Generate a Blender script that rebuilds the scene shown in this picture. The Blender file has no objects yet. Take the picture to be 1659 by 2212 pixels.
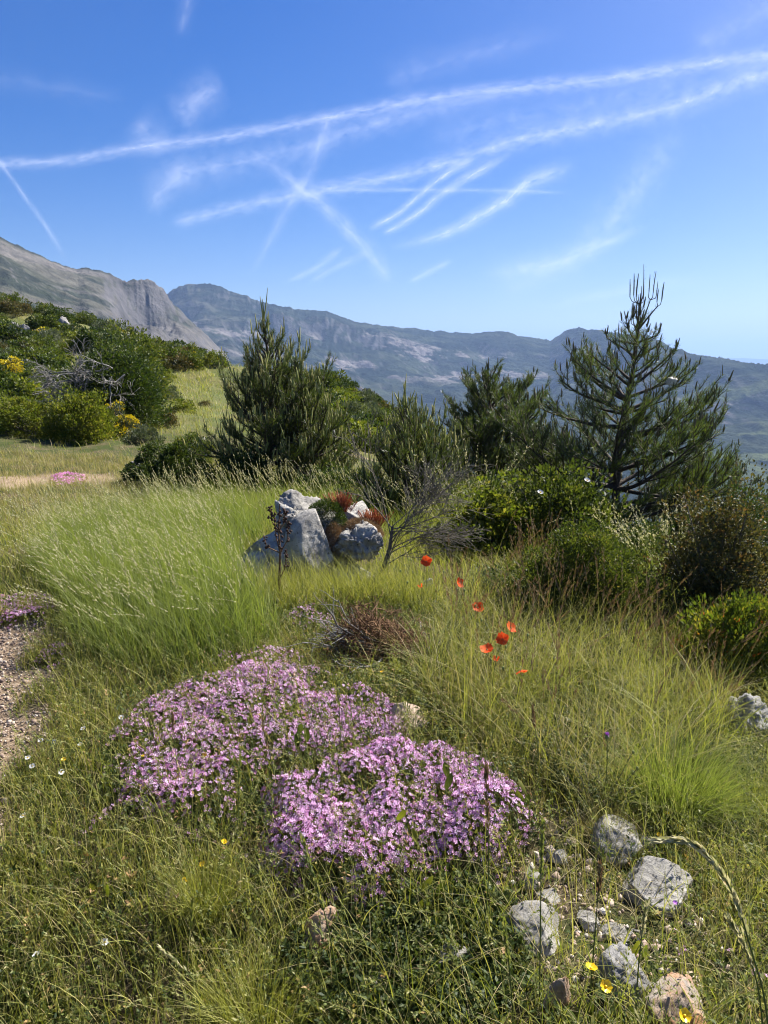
import bpy, math, random
import numpy as np
from mathutils import Vector

# ---------------------------------------------------------------- camera, world, sun, exposure
scene = bpy.context.scene
PITCH = math.radians(11.5)
CAMZ = 1.62
SUN_AZ = math.radians(50)      # to the right of the view direction
SUN_EL = math.radians(46)
cam_data = bpy.data.cameras.new('camera')
cam = bpy.data.objects.new('camera', cam_data)
scene.collection.objects.link(cam)
cam.location = (0, 0, CAMZ)
cam.rotation_euler = (math.pi / 2 - PITCH, 0, 0)
cam_data.sensor_fit = 'VERTICAL'
cam_data.sensor_height = 36.0
cam_data.sensor_width = 27.0
cam_data.lens = 26.0
cam_data.clip_start = 0.05
cam_data.clip_end = 400000
scene.camera = cam

world = bpy.data.worlds.new('World')
scene.world = world
world.use_nodes = True
wn = world.node_tree
wn.nodes.clear()
w_out = wn.nodes.new('ShaderNodeOutputWorld')
w_bg = wn.nodes.new('ShaderNodeBackground')
w_sky = wn.nodes.new('ShaderNodeTexSky')
w_sky.sky_type = 'NISHITA'
w_sky.sun_disc = False
w_sky.sun_elevation = SUN_EL
w_sky.sun_rotation = SUN_AZ
w_sky.altitude = 900
w_sky.air_density = 1.0
w_sky.dust_density = 2.2
w_sky.ozone_density = 4.0
w_hs = wn.nodes.new('ShaderNodeHueSaturation')
w_hs.inputs['Saturation'].default_value = 1.55
w_hs.inputs['Hue'].default_value = 0.516
wn.links.new(w_sky.outputs[0], w_hs.inputs['Color'])
wn.links.new(w_hs.outputs[0], w_bg.inputs['Color'])
w_bg.inputs['Strength'].default_value = 0.049
wn.links.new(w_bg.outputs[0], w_out.inputs['Surface'])

sun_data = bpy.data.lights.new('sun', 'SUN')
sun_data.energy = 5.0
sun_data.angle = math.radians(0.53)
sun_data.color = (1.0, 0.955, 0.88)
sun = bpy.data.objects.new('sun', sun_data)
scene.collection.objects.link(sun)
SUN_DIR = Vector((math.sin(SUN_AZ) * math.cos(SUN_EL), math.cos(SUN_AZ) * math.cos(SUN_EL), math.sin(SUN_EL)))
sun.rotation_euler = SUN_DIR.to_track_quat('Z', 'Y').to_euler()
sun.location = (20, 10, 30)

scene.view_settings.view_transform = 'Standard'
scene.view_settings.look = 'None'
scene.view_settings.gamma = 1
scene.view_settings.exposure = 1.38
cy = scene.cycles
cy.max_bounces = 8
cy.diffuse_bounces = 3
cy.glossy_bounces = 2
cy.transmission_bounces = 4
cy.volume_bounces = 0
cy.transparent_max_bounces = 24
cy.use_denoising = True
cy.filter_width = 1.1
cy.use_adaptive_sampling = True
cy.adaptive_threshold = 0.01
cy.sample_clamp_indirect = 6

COL = scene.collection
rng = np.random.default_rng(7)

# ---------------------------------------------------------------- picture <-> place
FPX = 26.0 / 36.0 * 2212
cP, sP = math.cos(PITCH), math.sin(PITCH)


def ray(px, py):
    r = (np.asarray(px, float) - 829.5) / FPX
    u = (1106 - np.asarray(py, float)) / FPX
    return r, cP + sP * u, -sP + cP * u


def at_depth(px, py, Y):
    r, y, z = ray(px, py)
    t = Y / y
    return np.array([r * t, Y + 0 * t, CAMZ + z * t])


def project(x, y, z):
    dz = z - CAMZ
    f = y * cP - dz * sP
    u = y * sP + dz * cP
    f = np.where(f < 0.05, 0.05, f)
    return 829.5 + FPX * x / f, 1106 - FPX * u / f


# ---------------------------------------------------------------- noise
def _hash(ix, iy, seed):
    h = (ix.astype(np.int64) * 374761393 + iy.astype(np.int64) * 668265263 + seed * 1274126177) & 0xffffffff
    h = ((h ^ (h >> 13)) * 1274126177) & 0xffffffff
    return ((h ^ (h >> 16)) & 0xffffff) / float(0xffffff)


def vnoise(x, y, seed=0):
    x = np.asarray(x, float); y = np.asarray(y, float)
    ix = np.floor(x); iy = np.floor(y)
    fx = x - ix; fy = y - iy
    fx = fx * fx * (3 - 2 * fx); fy = fy * fy * (3 - 2 * fy)
    a = _hash(ix, iy, seed); b = _hash(ix + 1, iy, seed); c = _hash(ix, iy + 1, seed); d = _hash(ix + 1, iy + 1, seed)
    return a + (b - a) * fx + (c - a) * fy + (a - b - c + d) * fx * fy


def fbm(x, y, seed=0, octs=5, ridged=False, gain=0.5):
    s = 0; a = 1.0; t = 0
    for i in range(octs):
        n = vnoise(x * 2 ** i + 17.3 * i, y * 2 ** i - 9.1 * i, seed + i)
        if ridged:
            n = 1 - abs(2 * n - 1)
        s = s + a * n; t += a; a *= gain
    return s / t


def noise3(p, seed=0, octs=4):
    return (fbm(p[:, 0] + 31.7, p[:, 1], seed, octs) + fbm(p[:, 1] + 11.3, p[:, 2], seed + 50, octs) + fbm(p[:, 2] - 5.3, p[:, 0], seed + 90, octs)) / 3


def sstep(a, b, x):
    t = np.clip((x - a) / (b - a), 0, 1)
    return t * t * (3 - 2 * t)


# ---------------------------------------------------------------- near terrain: heights through control points
_ctl = []
for px, D, z in [(-600, .9, 0), (829, .9, 0), (2300, .9, -.05), (-600, 3, .05), (200, 3, 0), (829, 3, 0), (1300, 3, -.03), (1659, 3, -.1), (2300, 3, -.25),
                 (-600, 6, .15), (0, 6, .03), (500, 6, .03), (829, 6, .0), (1200, 6, -.2), (1659, 6, -.5), (2300, 6, -1.2),
                 (100, 10.7, .0), (-600, 10, .5), (560, 10, -.05), (850, 9, -.15), (1100, 9, -.45), (1340, 9, -.65), (1659, 9, -1.3), (2300, 9, -3),
                 (1659, 14, -3), (1340, 16, -2.8), (1040, 14, -1.0), (800, 20, -.8), (850, 30, -1.2), (1000, 30, -3.4), (1340, 30, -8), (1659, 30, -11), (2300, 14, -6), (2300, 30, -16),
                 (620, 18, -.2), (620, 30, -.1)]:
    _ctl.append(((px - 829.5) / FPX * D, D, z))
for px, py, D in [(0, 930, 15), (300, 935, 16), (-500, 900, 15), (400, 850, 28), (0, 810, 27), (150, 800, 32), (230, 735, 50), (380, 770, 50), (0, 672, 56), (100, 682, 54), (160, 705, 52),
                  (300, 758, 52), (470, 800, 48), (560, 830, 46), (650, 850, 43), (740, 868, 40), (800, 890, 36), (-500, 600, 60), (-500, 800, 28), (0, 740, 42), (100, 760, 42)]:
    p = at_depth(px, py, D); _ctl.append((p[0], p[1], p[2]))
for px, D, z in [(-500, 80, 6.5), (0, 80, 4.5), (380, 75, 0), (620, 60, -4), (900, 60, -14), (1340, 60, -24), (1659, 60, -28), (2300, 60, -38)]:
    _ctl.append(((px - 829.5) / FPX * D, D, z))
_ctl = np.array(_ctl)


def _lp(x, y):
    az = np.clip(np.arctan2(x, y), -1.0, 1.0)
    r = np.clip(np.hypot(x, y), .9, 85)
    return az * 2.2, np.log(r)


def _tps(r2):
    return r2 * np.log(r2 + 1e-9)


_cu, _cv = _lp(_ctl[:, 0], _ctl[:, 1])
_n = len(_ctl)
_K = _tps((_cu[:, None] - _cu) ** 2 + (_cv[:, None] - _cv) ** 2) + np.eye(_n) * 0.02
_Pm = np.stack([np.ones(_n), _cu, _cv], 1)
_A = np.zeros((_n + 3, _n + 3)); _A[:_n, :_n] = _K; _A[:_n, _n:] = _Pm; _A[_n:, :_n] = _Pm.T
_w = np.linalg.solve(_A, np.concatenate([_ctl[:, 2], [0, 0, 0]]))


def G(x, y):
    """height of the near ground"""
    x = np.atleast_1d(np.asarray(x, float)); y = np.atleast_1d(np.asarray(y, float))
    u, v = _lp(x, y)
    z = np.full(x.shape, _w[_n])
    z = z + _w[_n + 1] * u + _w[_n + 2] * v
    for i in range(_n):
        z = z + _w[i] * _tps((u - _cu[i]) ** 2 + (v - _cv[i]) ** 2)
    a = abs(np.arctan2(x, y)); r = np.hypot(x, y)
    z = z * (1 - sstep(1.3, 3.0, a)) * sstep(0.1, 1.2, r)
    k = np.clip(r / 12, 0, 1)
    z = z + (fbm(x * 1.7, y * 1.7, 3, 4) - .5) * .09 * (0.5 + k) + (fbm(x * .35, y * .35, 8, 3) - .5) * .9 * np.clip((r - 9) / 30, 0, 1)
    z = z - np.clip(r - 80, 0, None) * .45
    return z


def on_ground(px, py, h=0.0):
    """the place on the ground (raised by h) that the pixel shows"""
    r, y, z = ray(px, py)
    t = np.exp(np.linspace(math.log(0.7), math.log(90), 420))
    zz = CAMZ + z * t - G(r * t, y * t) - h
    i = int(np.argmax(zz < 0)) if (zz < 0).any() else 419
    if i == 0: i = 1
    f = zz[i - 1] / (zz[i - 1] - zz[i] + 1e-12) if zz[i] < 0 else 1
    tt = t[i - 1] + (t[i] - t[i - 1]) * f
    return np.array([r * tt, y * tt, CAMZ + z * tt])


# ---------------------------------------------------------------- mesh builder and tagging
class MB:
    def __init__(s):
        s.v = []; s.q = []; s.t = []; s.qm = []; s.tm = []; s.a = []; s.b = []; s.n = 0

    def add(s, v, q=None, t=None, m=0, a=0.5, b=0.0):
        v = np.asarray(v, float).reshape(-1, 3)
        n = len(v)
        s.v.append(v)
        s.a.append(np.broadcast_to(np.asarray(a, float), (n,))); s.b.append(np.broadcast_to(np.asarray(b, float), (n,)))
        if q is not None and len(q):
            q = np.asarray(q, np.int64).reshape(-1, 4) + s.n; s.q.append(q); s.qm.append(np.full(len(q), m))
        if t is not None and len(t):
            t = np.asarray(t, np.int64).reshape(-1, 3) + s.n; s.t.append(t); s.tm.append(np.full(len(t), m))
        s.n += n

    def build(s, name, mats, parent=None, smooth=False, origin=None, col=None):
        v = np.concatenate(s.v)
        if origin is not None:
            v = v - np.asarray(origin)
        q = np.concatenate(s.q) if s.q else np.zeros((0, 4), np.int64)
        t = np.concatenate(s.t) if s.t else np.zeros((0, 3), np.int64)
        me = bpy.data.meshes.new(name)
        me.vertices.add(len(v)); me.vertices.foreach_set('co', v.astype(np.float32).ravel())
        me.loops.add(q.size + t.size)
        me.loops.foreach_set('vertex_index', np.concatenate([q.ravel(), t.ravel()]).astype(np.int32))
        me.polygons.add(len(q) + len(t))
        st = np.concatenate([np.arange(len(q)) * 4, q.size + np.arange(len(t)) * 3]).astype(np.int32)
        me.polygons.foreach_set('loop_start', st)
        mi = np.concatenate([np.concatenate(s.qm) if s.qm else np.zeros(0), np.concatenate(s.tm) if s.tm else np.zeros(0)]).astype(np.int32)
        me.polygons.foreach_set('material_index', mi)
        if smooth:
            me.polygons.foreach_set('use_smooth', np.ones(len(q) + len(t), bool))
        at = me.attributes.new('var', 'FLOAT', 'POINT'); at.data.foreach_set('value', np.concatenate(s.a).astype(np.float32))
        at = me.attributes.new('tip', 'FLOAT', 'POINT'); at.data.foreach_set('value', np.concatenate(s.b).astype(np.float32))
        if col is not None:
            ca = me.attributes.new('tint', 'FLOAT_COLOR', 'POINT')
            ca.data.foreach_set('color', np.concatenate([col, np.ones((len(col), 1))], 1).astype(np.float32).ravel())
        me.update(calc_edges=True)
        for m in (mats if isinstance(mats, (list, tuple)) else [mats]):
            me.materials.append(m)
        o = bpy.data.objects.new(name, me)
        COL.objects.link(o)
        if origin is not None and parent is None:
            o.location = tuple(origin)
        if parent is not None:
            o.parent = parent
        return o


def tag(o, label=None, cat=None, group=None, kind=None):
    if label: o['label'] = label
    if cat: o['category'] = cat
    if group: o['group'] = group
    if kind: o['kind'] = kind
    return o


def empty(name, loc, rz=0.0):
    o = bpy.data.objects.new(name, None)
    o.empty_display_size = .1
    o.location = tuple(loc); o.rotation_euler = (0, 0, rz)
    COL.objects.link(o)
    return o


def copy_tree(o, parent=None):
    c = o.copy(); COL.objects.link(c)
    c.parent = parent
    for ch in list(o.children):
        copy_tree(ch, c)
    return c


# ---------------------------------------------------------------- materials
def new_mat(name):
    m = bpy.data.materials.new(name); m.use_nodes = True
    nt = m.node_tree; nt.nodes.clear()
    return m, nt, nt.nodes.new('ShaderNodeOutputMaterial')


def ramp(nt, stops, fac=None):
    r = nt.nodes.new('ShaderNodeValToRGB'); e = r.color_ramp.elements
    e[0].position = stops[0][0]; e[0].color = (*stops[0][1], 1)
    e[1].position = stops[-1][0]; e[1].color = (*stops[-1][1], 1)
    for p, c in stops[1:-1]:
        k = e.new(p); k.color = (*c, 1)
    if fac is not None: nt.links.new(fac, r.inputs[0])
    return r


def attr(nt, name, out='Fac'):
    a = nt.nodes.new('ShaderNodeAttribute'); a.attribute_name = name
    return a.outputs[out]


def mixc(nt, f, a, b, mode='MIX'):
    m = nt.nodes.new('ShaderNodeMix'); m.data_type = 'RGBA'; m.blend_type = mode
    for k, s in ((0, f), (6, a), (7, b)):
        if hasattr(s, 'is_output') or hasattr(s, 'links'): nt.links.new(s, m.inputs[k])
        elif k == 0: m.inputs[0].default_value = s
        else: m.inputs[k].default_value = (*s, 1)
    return m.outputs[2]


def noise_n(nt, scale, detail=4, rough=.6, coord='Object', vec=None):
    n = nt.nodes.new('ShaderNodeTexNoise'); n.inputs['Scale'].default_value = scale
    n.inputs['Detail'].default_value = detail; n.inputs['Roughness'].default_value = rough
    if vec is None:
        tc = nt.nodes.new('ShaderNodeTexCoord'); vec = tc.outputs[coord]
    nt.links.new(vec, n.inputs['Vector'])
    return n.outputs[0]


def leaf_mat(name, stops, tip=None, trans=.32, rough=.55, spec=.25, tcol=None):
    """thin leaf or blade: colour by each leaf's own value, tip colour towards its end, light shining through"""
    m, nt, out = new_mat(name)
    c = ramp(nt, stops, attr(nt, 'var')).outputs[0]
    if tip:
        c = mixc(nt, attr(nt, 'tip'), c, tip)
    p = nt.nodes.new('ShaderNodeBsdfPrincipled')
    nt.links.new(c, p.inputs['Base Color']); p.inputs['Roughness'].default_value = rough
    p.inputs['Specular IOR Level'].default_value = spec
    tr = nt.nodes.new('ShaderNodeBsdfTranslucent')
    tc = mixc(nt, 1.0, c, tcol or (1.25, 1.3, .55), 'MULTIPLY')
    nt.links.new(tc, tr.inputs['Color'])
    mx = nt.nodes.new('ShaderNodeMixShader'); mx.inputs[0].default_value = trans
    nt.links.new(p.outputs[0], mx.inputs[1]); nt.links.new(tr.outputs[0], mx.inputs[2])
    nt.links.new(mx.outputs[0], out.inputs[0])
    return m


def solid_mat(name, c1, c2, scale=20, rough=.8, bump=.0, spec=.3, detail=5):
    m, nt, out = new_mat(name)
    n = noise_n(nt, scale, detail)
    c = ramp(nt, [(.3, c1), (.7, c2)], n).outputs[0]
    p = nt.nodes.new('ShaderNodeBsdfPrincipled')
    nt.links.new(c, p.inputs['Base Color']); p.inputs['Roughness'].default_value = rough
    p.inputs['Specular IOR Level'].default_value = spec
    if bump:
        b = nt.nodes.new('ShaderNodeBump'); b.inputs['Strength'].default_value = bump; b.inputs['Distance'].default_value = .02
        nt.links.new(n, b.inputs['Height']); nt.links.new(b.outputs[0], p.inputs['Normal'])
    nt.links.new(p.outputs[0], out.inputs[0])
    return m


def rock_mat(name, pale, dark, stain=None, stain_at=.55, lichen=(.07, .068, .06)):
    m, nt, out = new_mat(name)
    tc = nt.nodes.new('ShaderNodeTexCoord'); v = tc.outputs['Object']
    n1 = noise_n(nt, 6, 8, .65, vec=v)
    c = ramp(nt, [(.3, dark), (.5, tuple((a + b) / 2 for a, b in zip(pale, dark))), (.68, pale)], n1).outputs[0]
    if stain:
        n2 = noise_n(nt, 4.5, 6, .7, vec=v)
        f = ramp(nt, [(stain_at - .07, (0, 0, 0)), (stain_at + .07, (1, 1, 1))], n2).outputs[0]
        c = mixc(nt, f, c, stain)
    n3 = noise_n(nt, 38, 6, .75, vec=v)
    f = ramp(nt, [(.57, (0, 0, 0)), (.66, (1, 1, 1))], n3).outputs[0]
    c = mixc(nt, f, c, lichen)
    p = nt.nodes.new('ShaderNodeBsdfPrincipled'); p.inputs['Roughness'].default_value = .9; p.inputs['Specular IOR Level'].default_value = .2
    nt.links.new(c, p.inputs['Base Color'])
    n4 = noise_n(nt, 22, 9, .75, vec=v)
    b = nt.nodes.new('ShaderNodeBump'); b.inputs['Strength'].default_value = .9; b.inputs['Distance'].default_value = .03
    nt.links.new(n4, b.inputs['Height']); nt.links.new(b.outputs[0], p.inputs['Normal'])
    nt.links.new(p.outputs[0], out.inputs[0])
    return m


# ---------------------------------------------------------------- the setting: ground
# gravel path along the left, as a polyline on the ground
PATH = [on_ground(a, b)[:2] for a, b in [(-190, 2100), (-125, 1800), (-75, 1640), (-35, 1500), (-40, 1390)]]
PATH = np.array(PATH); PW = np.array([.08, .13, .17, .22, .24])
SAND = [(on_ground(130, 1034)[:2], .8, .45), (on_ground(0, 1040)[:2], .6, .6), (on_ground(430, 1010)[:2], .4, .4), (on_ground(770, 985)[:2], 1.0, .6)]


def path_mask(x, y, sand=1.0):
    d = np.full(np.shape(x), 9.0)
    for i in range(len(PATH) - 1):
        a = PATH[i]; b = PATH[i + 1]; ab = b - a
        t = np.clip(((x - a[0]) * ab[0] + (y - a[1]) * ab[1]) / (ab @ ab), 0, 1)
        w = PW[i] + (PW[i + 1] - PW[i]) * t
        d = np.minimum(d, np.hypot(x - a[0] - ab[0] * t, y - a[1] - ab[1] * t) - w)
    # everything left of the path's middle is path too
    m = 1 - sstep(-.06, .16, d + (fbm(x * 5, y * 5, 21, 3) - .5) * .35)
    for c, rx, ry in SAND:
        q = np.hypot((x - c[0]) / rx, (y - c[1]) / ry) + (fbm(x * 3, y * 3, 22, 3) - .5) * .9
        m = np.maximum(m, (1 - sstep(.7, 1.15, q)) * .85 * sand)
    return m


def ground_material():
    m, nt, out = new_mat('soil and low grass')
    tc = nt.nodes.new('ShaderNodeTexCoord'); v = tc.outputs['Object']
    n1 = noise_n(nt, 3.0, 8, .7, vec=v); n2 = noise_n(nt, 45, 6, .7, vec=v); n3 = noise_n(nt, .35, 5, .6, vec=v)
    soil = ramp(nt, [(.3, (.045, .033, .02)), (.5, (.10, .075, .045)), (.7, (.20, .155, .10))], n2).outputs[0]
    green = ramp(nt, [(.3, (.02, .032, .008)), (.55, (.045, .06, .016)), (.75, (.10, .10, .04))], n2).outputs[0]
    f = ramp(nt, [(.38, (0, 0, 0)), (.56, (1, 1, 1))], n1).outputs[0]
    near = mixc(nt, f, soil, green)
    far = ramp(nt, [(.25, (.05, .075, .018)), (.45, (.10, .12, .035)), (.6, (.17, .16, .06)), (.78, (.24, .21, .11))], n3).outputs[0]
    far = mixc(nt, .35, far, near)
    c = mixc(nt, attr(nt, 'tip'), near, far)
    grav = ramp(nt, [(.3, (.13, .09, .055)), (.5, (.30, .215, .14)), (.7, (.46, .37, .27))], n2).outputs[0]
    c = mixc(nt, attr(nt, 'var'), c, grav)
    p = nt.nodes.new('ShaderNodeBsdfPrincipled'); p.inputs['Roughness'].default_value = .95; p.inputs['Specular IOR Level'].default_value = .1
    nt.links.new(c, p.inputs['Base Color'])
    b = nt.nodes.new('ShaderNodeBump'); b.inputs['Strength'].default_value = .8; b.inputs['Distance'].default_value = .02
    nt.links.new(n2, b.inputs['Height']); nt.links.new(b.outputs[0], p.inputs['Normal'])
    nt.links.new(p.outputs[0], out.inputs[0])
    return m


def grid_faces(nr, nc):
    i = np.arange(nr - 1)[:, None] * nc + np.arange(nc - 1)[None, :]
    return np.stack([i, i + 1, i + nc + 1, i + nc], -1).reshape(-1, 4)


R_JOIN = 140.0
az = np.radians(np.concatenate([np.arange(-180, -50, 5), np.arange(-50, 50, .22), np.arange(50, 181, 5)]))
rr = np.concatenate([[0.02], np.exp(np.linspace(math.log(.35), math.log(R_JOIN), 330))])
AZ, RR = np.meshgrid(az, rr)
gx = (RR * np.sin(AZ)).ravel(); gy = (RR * np.cos(AZ)).ravel()
gz = G(gx, gy)
mb = MB()
mb.add(np.stack([gx, gy, gz], 1), q=grid_faces(len(rr), len(az))[:, ::-1], a=path_mask(gx, gy), b=sstep(11, 22, np.hypot(gx, gy)))
tag(mb.build('ground', ground_material(), smooth=True), 'stony hillside ground of dry soil and short grass', None, kind='structure')

# ---------------------------------------------------------------- the setting: mountains as one polar height field in metres
LA = np.array([(-700, 380), (-300, 440), (0, 512), (30, 528), (60, 540), (120, 567), (165, 580), (185, 578), (215, 584), (245, 596), (270, 606), (295, 604), (318, 603), (335, 614), (352, 627), (372, 652), (400, 682), (440, 718), (475, 752), (520, 795), (600, 880), (700, 990)])
LB = np.array([(-700, 700), (200, 680), (330, 655), (365, 634), (385, 622), (405, 615), (440, 613), (470, 617), (500, 629), (530, 640), (560, 650), (600, 660), (640, 668), (700, 671), (730, 680), (760, 693), (820, 702), (870, 708), (920, 715), (1000, 719), (1080, 721), (1140, 727), (1190, 735), (1212, 722), (1230, 711), (1250, 706), (1270, 712), (1300, 713), (1330, 719), (1400, 723), (1425, 735), (1450, 750), (1500, 768), (1540, 775), (1600, 783), (1700, 795), (1900, 800), (2400, 790)])


def elev_of(px_line, a):
    """tan of the elevation, by azimuth, of a line of pixels"""
    r, y, z = ray(px_line[:, 0], px_line[:, 1])
    return np.interp(a, np.arctan2(r, y), z / np.hypot(r, y))


def H(a, r):
    x = r * np.sin(a); y = r * np.cos(a)
    base = G(np.clip(r, 0, R_JOIN) * np.sin(a), np.clip(r, 0, R_JOIN) * np.cos(a))
    drop = base - np.clip(r - R_JOIN, 0, None) * .42
    pxa = 829.5 + FPX * np.tan(a) * .98
    # right hand country lies lower
    floor = -330 - 60 * np.sin(a * 3) + (fbm(x / 500, y / 500, 41, 5) - .5) * 130
    # A: bare grey slope on the left
    RA = 1650 + 350 * sstep(-.5, .0, a)
    tA = elev_of(LA, a) * RA + CAMZ
    t = (r - 250) / (RA - 250)
    rg = fbm(a * 26 + 3, r / 900, 51, 5, True)
    zA0 = -150.0
    crag = np.exp(-((pxa - 345) / 55.) ** 2)
    prof = t * (1 - crag * .35 * sstep(.55, .85, t) * (1 - sstep(.9, 1.0, t)))
    A = zA0 + (tA - zA0) * np.clip(prof, -1, 1)
    dA = (fbm(x / 150, y / 150, 52, 7, gain=.6) - .5) * 52 + (fbm(a * 70, r / 200, 53, 5, True) - .5) * (3 + 46 * crag * sstep(.5, .75, t))
    A = A + dA * sstep(0, .3, t) * np.clip((1.0 - t) * 9, 0.12, 1)
    A = A + (fbm(a * 100, r / 90, 56, 5, gain=.65) - .5) * (9 + 18 * crag) * sstep(.88, 1, t)
    A = np.where(r > RA, tA - (r - RA) * .7, A) - 900 * sstep(500, 640, pxa)
    # B: long ridge with a cliff band
    RB = 4300 - 900 * sstep(.1, .5, a) + 300 * np.sin(a * 9)
    tB = elev_of(LB, a) * RB + CAMZ
    t = (r - 1500) / (RB - 1500)
    cl = sstep(505, 560, pxa) * (1 - sstep(800, 900, pxa)) * .55 + .35 * np.exp(-((pxa - 1290) / 120.) ** 2) + .08
    warp = (fbm(x / 500, y / 500, 61, 5) - .5) * .16
    tw = t + warp * sstep(.3, .8, t) * (1 - sstep(.93, 1, t))
    p1 = np.clip(tw, 0, 1) ** 1.25
    step = sstep(.84, .875, tw) * .30 - sstep(.52, .84, tw) * .13 + (sstep(.56, .6, tw) - sstep(.5, .7, tw)) * .10
    lin = np.clip(p1 + cl * .8 * (sstep(.80, .86, tw) * .14 - sstep(.5, .80, tw) * .10 - .04 * sstep(.86, 1, tw)), 0, 1.02)
    zB0 = -400
    B = zB0 + (tB - zB0) * lin
    gul = fbm(x / 420 + fbm(x / 300, y / 300, 65, 3), y / 900, 62, 5, True)
    dB = (fbm(x / 300, y / 300, 63, 7, gain=.56) - .5) * 120 + (gul - .6) * 75 * sstep(.1, .6, t) + (fbm(a * 85, r / 300, 64, 5, True) - .6) * 45 * cl * sstep(.70, .82, t)
    B = B + dB * sstep(-.1, .25, t) * np.clip((1.0 - t) * 9, 0.16, 1)
    B = B + (fbm(a * 120, r / 150, 66, 5, gain=.65) - .5) * 34 * sstep(.9, 1, t)
    B = np.where(r > RB, tB - (r - RB) * .6, B)
    # a darker spur in the middle distance, between the hillside and the ridge
    RC = 1250.0
    LC = np.array([(0, 1100), (560, 850), (640, 836), (700, 834), (780, 838), (815, 850), (835, 872), (850, 900), (870, 1000), (900, 1200), (1100, 2100), (1659, 2200)])
    tC = elev_of(LC, a) * RC
    C = np.where(r > RC, tC - (r - RC) * .8, tC - (RC - r) * .9) + (fbm(x / 60, y / 60, 71, 6) - .5) * 60 * np.clip(abs(r - RC) / 60, .15, 1) + (fbm(a * 60, r / 150, 72, 4, True) - .5) * 20
    far = floor - sstep(5500, 9000, r) * 260
    z = np.maximum(np.maximum(A, B), np.maximum(C, far))
    z = np.maximum(z, drop)
    return z, (np.argmax(np.stack([drop, far, A, B, C]), 0)), t, crag


def mountain_material():
    m, nt, out = new_mat('mountain rock scree and scrub')
    tc = nt.nodes.new('ShaderNodeTexCoord'); v = tc.outputs['Object']
    c = attr(nt, 'tint', 'Color')
    n1 = noise_n(nt, .02, 8, .7, vec=v)
    f = ramp(nt, [(.3, (.5, .5, .5)), (.7, (1.5, 1.5, 1.5))], n1).outputs[0]
    c = mixc(nt, 1.0, c, f, 'MULTIPLY')
    vo = nt.nodes.new('ShaderNodeTexVoronoi'); vo.inputs['Scale'].default_value = .055
    nt.links.new(v, vo.inputs['Vector'])
    dots = ramp(nt, [(.18, (1, 1, 1)), (.34, (0, 0, 0))], vo.outputs['Distance']).outputs[0]
    n2 = noise_n(nt, .004, 5, .7, vec=v)
    gate = ramp(nt, [(.45, (0, 0, 0)), (.6, (1, 1, 1))], n2).outputs[0]
    f = mixc(nt, 1.0, dots, gate, 'MULTIPLY')
    f = mixc(nt, 1.0, f, attr(nt, 'var'), 'MULTIPLY')
    c = mixc(nt, f, c, (.03, .042, .025))
    p = nt.nodes.new('ShaderNodeBsdfPrincipled'); p.inputs['Roughness'].default_value = 1; p.inputs['Specular IOR Level'].default_value = 0
    nt.links.new(c, p.inputs['Base Color'])
    b = nt.nodes.new('ShaderNodeBump'); b.inputs['Strength'].default_value = 1; b.inputs['Distance'].default_value = 14
    nt.links.new(n1, b.inputs['Height']); nt.links.new(b.outputs[0], p.inputs['Normal'])
    nt.links.new(p.outputs[0], out.inputs[0])
    return m


az = np.radians(np.arange(-48, 48.01, .075))
rr = np.concatenate([np.linspace(R_JOIN - 8, 1100, 90), np.linspace(1108, 2150, 170), np.linspace(2160, 4700, 400), np.linspace(4800, 30000, 30)])
AZ, RR = np.meshgrid(az, rr)
Z, which, tB_, crag = H(AZ, RR)
X = RR * np.sin(AZ); Y = RR * np.cos(AZ)
zr, zc = np.gradient(Z)
dr = np.gradient(RR)[0]; sl_r = zr / dr
sl_t = zc / (RR * np.gradient(AZ)[1])
slope = np.hypot(sl_r, sl_t)
nA = fbm(X / 90 + Z / 55, Y / 90 + Z / 35, 81, 6); nB = fbm(X / 300 + Z / 200, Y / 300 + Z / 120, 82, 7, gain=.6); nS = fbm(X / 200 + Z / 30, Y / 500 + Z / 90, 83, 6)
grey = np.array([.10, .095, .075]); rock = np.array([.105, .10, .10]); scree = np.array([.19, .17, .16]); green = np.array([.036, .043, .026]); dgreen = np.array([.016, .022, .016]); field = np.array([.085, .10, .045])


def lerp(a, b, f):
    return a + (b - a) * f[..., None]


col = np.zeros(Z.shape + (3,))
mA = which == 2; mB = which == 3
cA = lerp(np.broadcast_to(grey, col.shape), green * 1.3, sstep(.42, .62, nB) * .5)
pxa = 829.5 + FPX * np.tan(AZ) * .98
cA = lerp(cA, green * 1.25, sstep(.35, .6, fbm(AZ * 8, RR / 400, 84, 4)) * sstep(150, 420, pxa) * .75)
cA = lerp(cA, dgreen * 1.3, sstep(.52, .60, nA) * .75)
cA = lerp(cA, green * 1.1, sstep(.5, .62, fbm(X / 45, Y / 45 + Z / 30, 88, 6, gain=.65)) * .6)
cA = lerp(cA, scree * .95, sstep(.56, .66, nS) * .5)
cA = lerp(cA, rock * 1.25, crag * sstep(.45, .62, fbm(AZ * 150, Z / 90, 89, 5, True)) * .8)
cA = lerp(cA, rock * 1.0, sstep(.8, 1.3, slope))
cB = lerp(np.broadcast_to(green, col.shape), dgreen, sstep(.4, .6, nB))
cB = lerp(cB, green * 1.5, sstep(.5, .7, nA) * .5)
scr = sstep(.56, .66, fbm(X / 110 + Z / 160, Y / 420 + Z / 45, 85, 7, gain=.62)) * sstep(.55, .68, tB_) * (1 - sstep(.80, .88, tB_)) * (1 - .5 * sstep(1000, 1300, pxa))
cB = lerp(cB, scree, scr * .95)
cB = lerp(cB, rock * .85, sstep(.7, 1.15, slope) * .8)
cB = lerp(cB, field, sstep(.58, .62, fbm(X / 240, Y / 130, 86, 3)) * sstep(1380, 1480, pxa) * (1 - sstep(.45, .75, tB_)))
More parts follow.
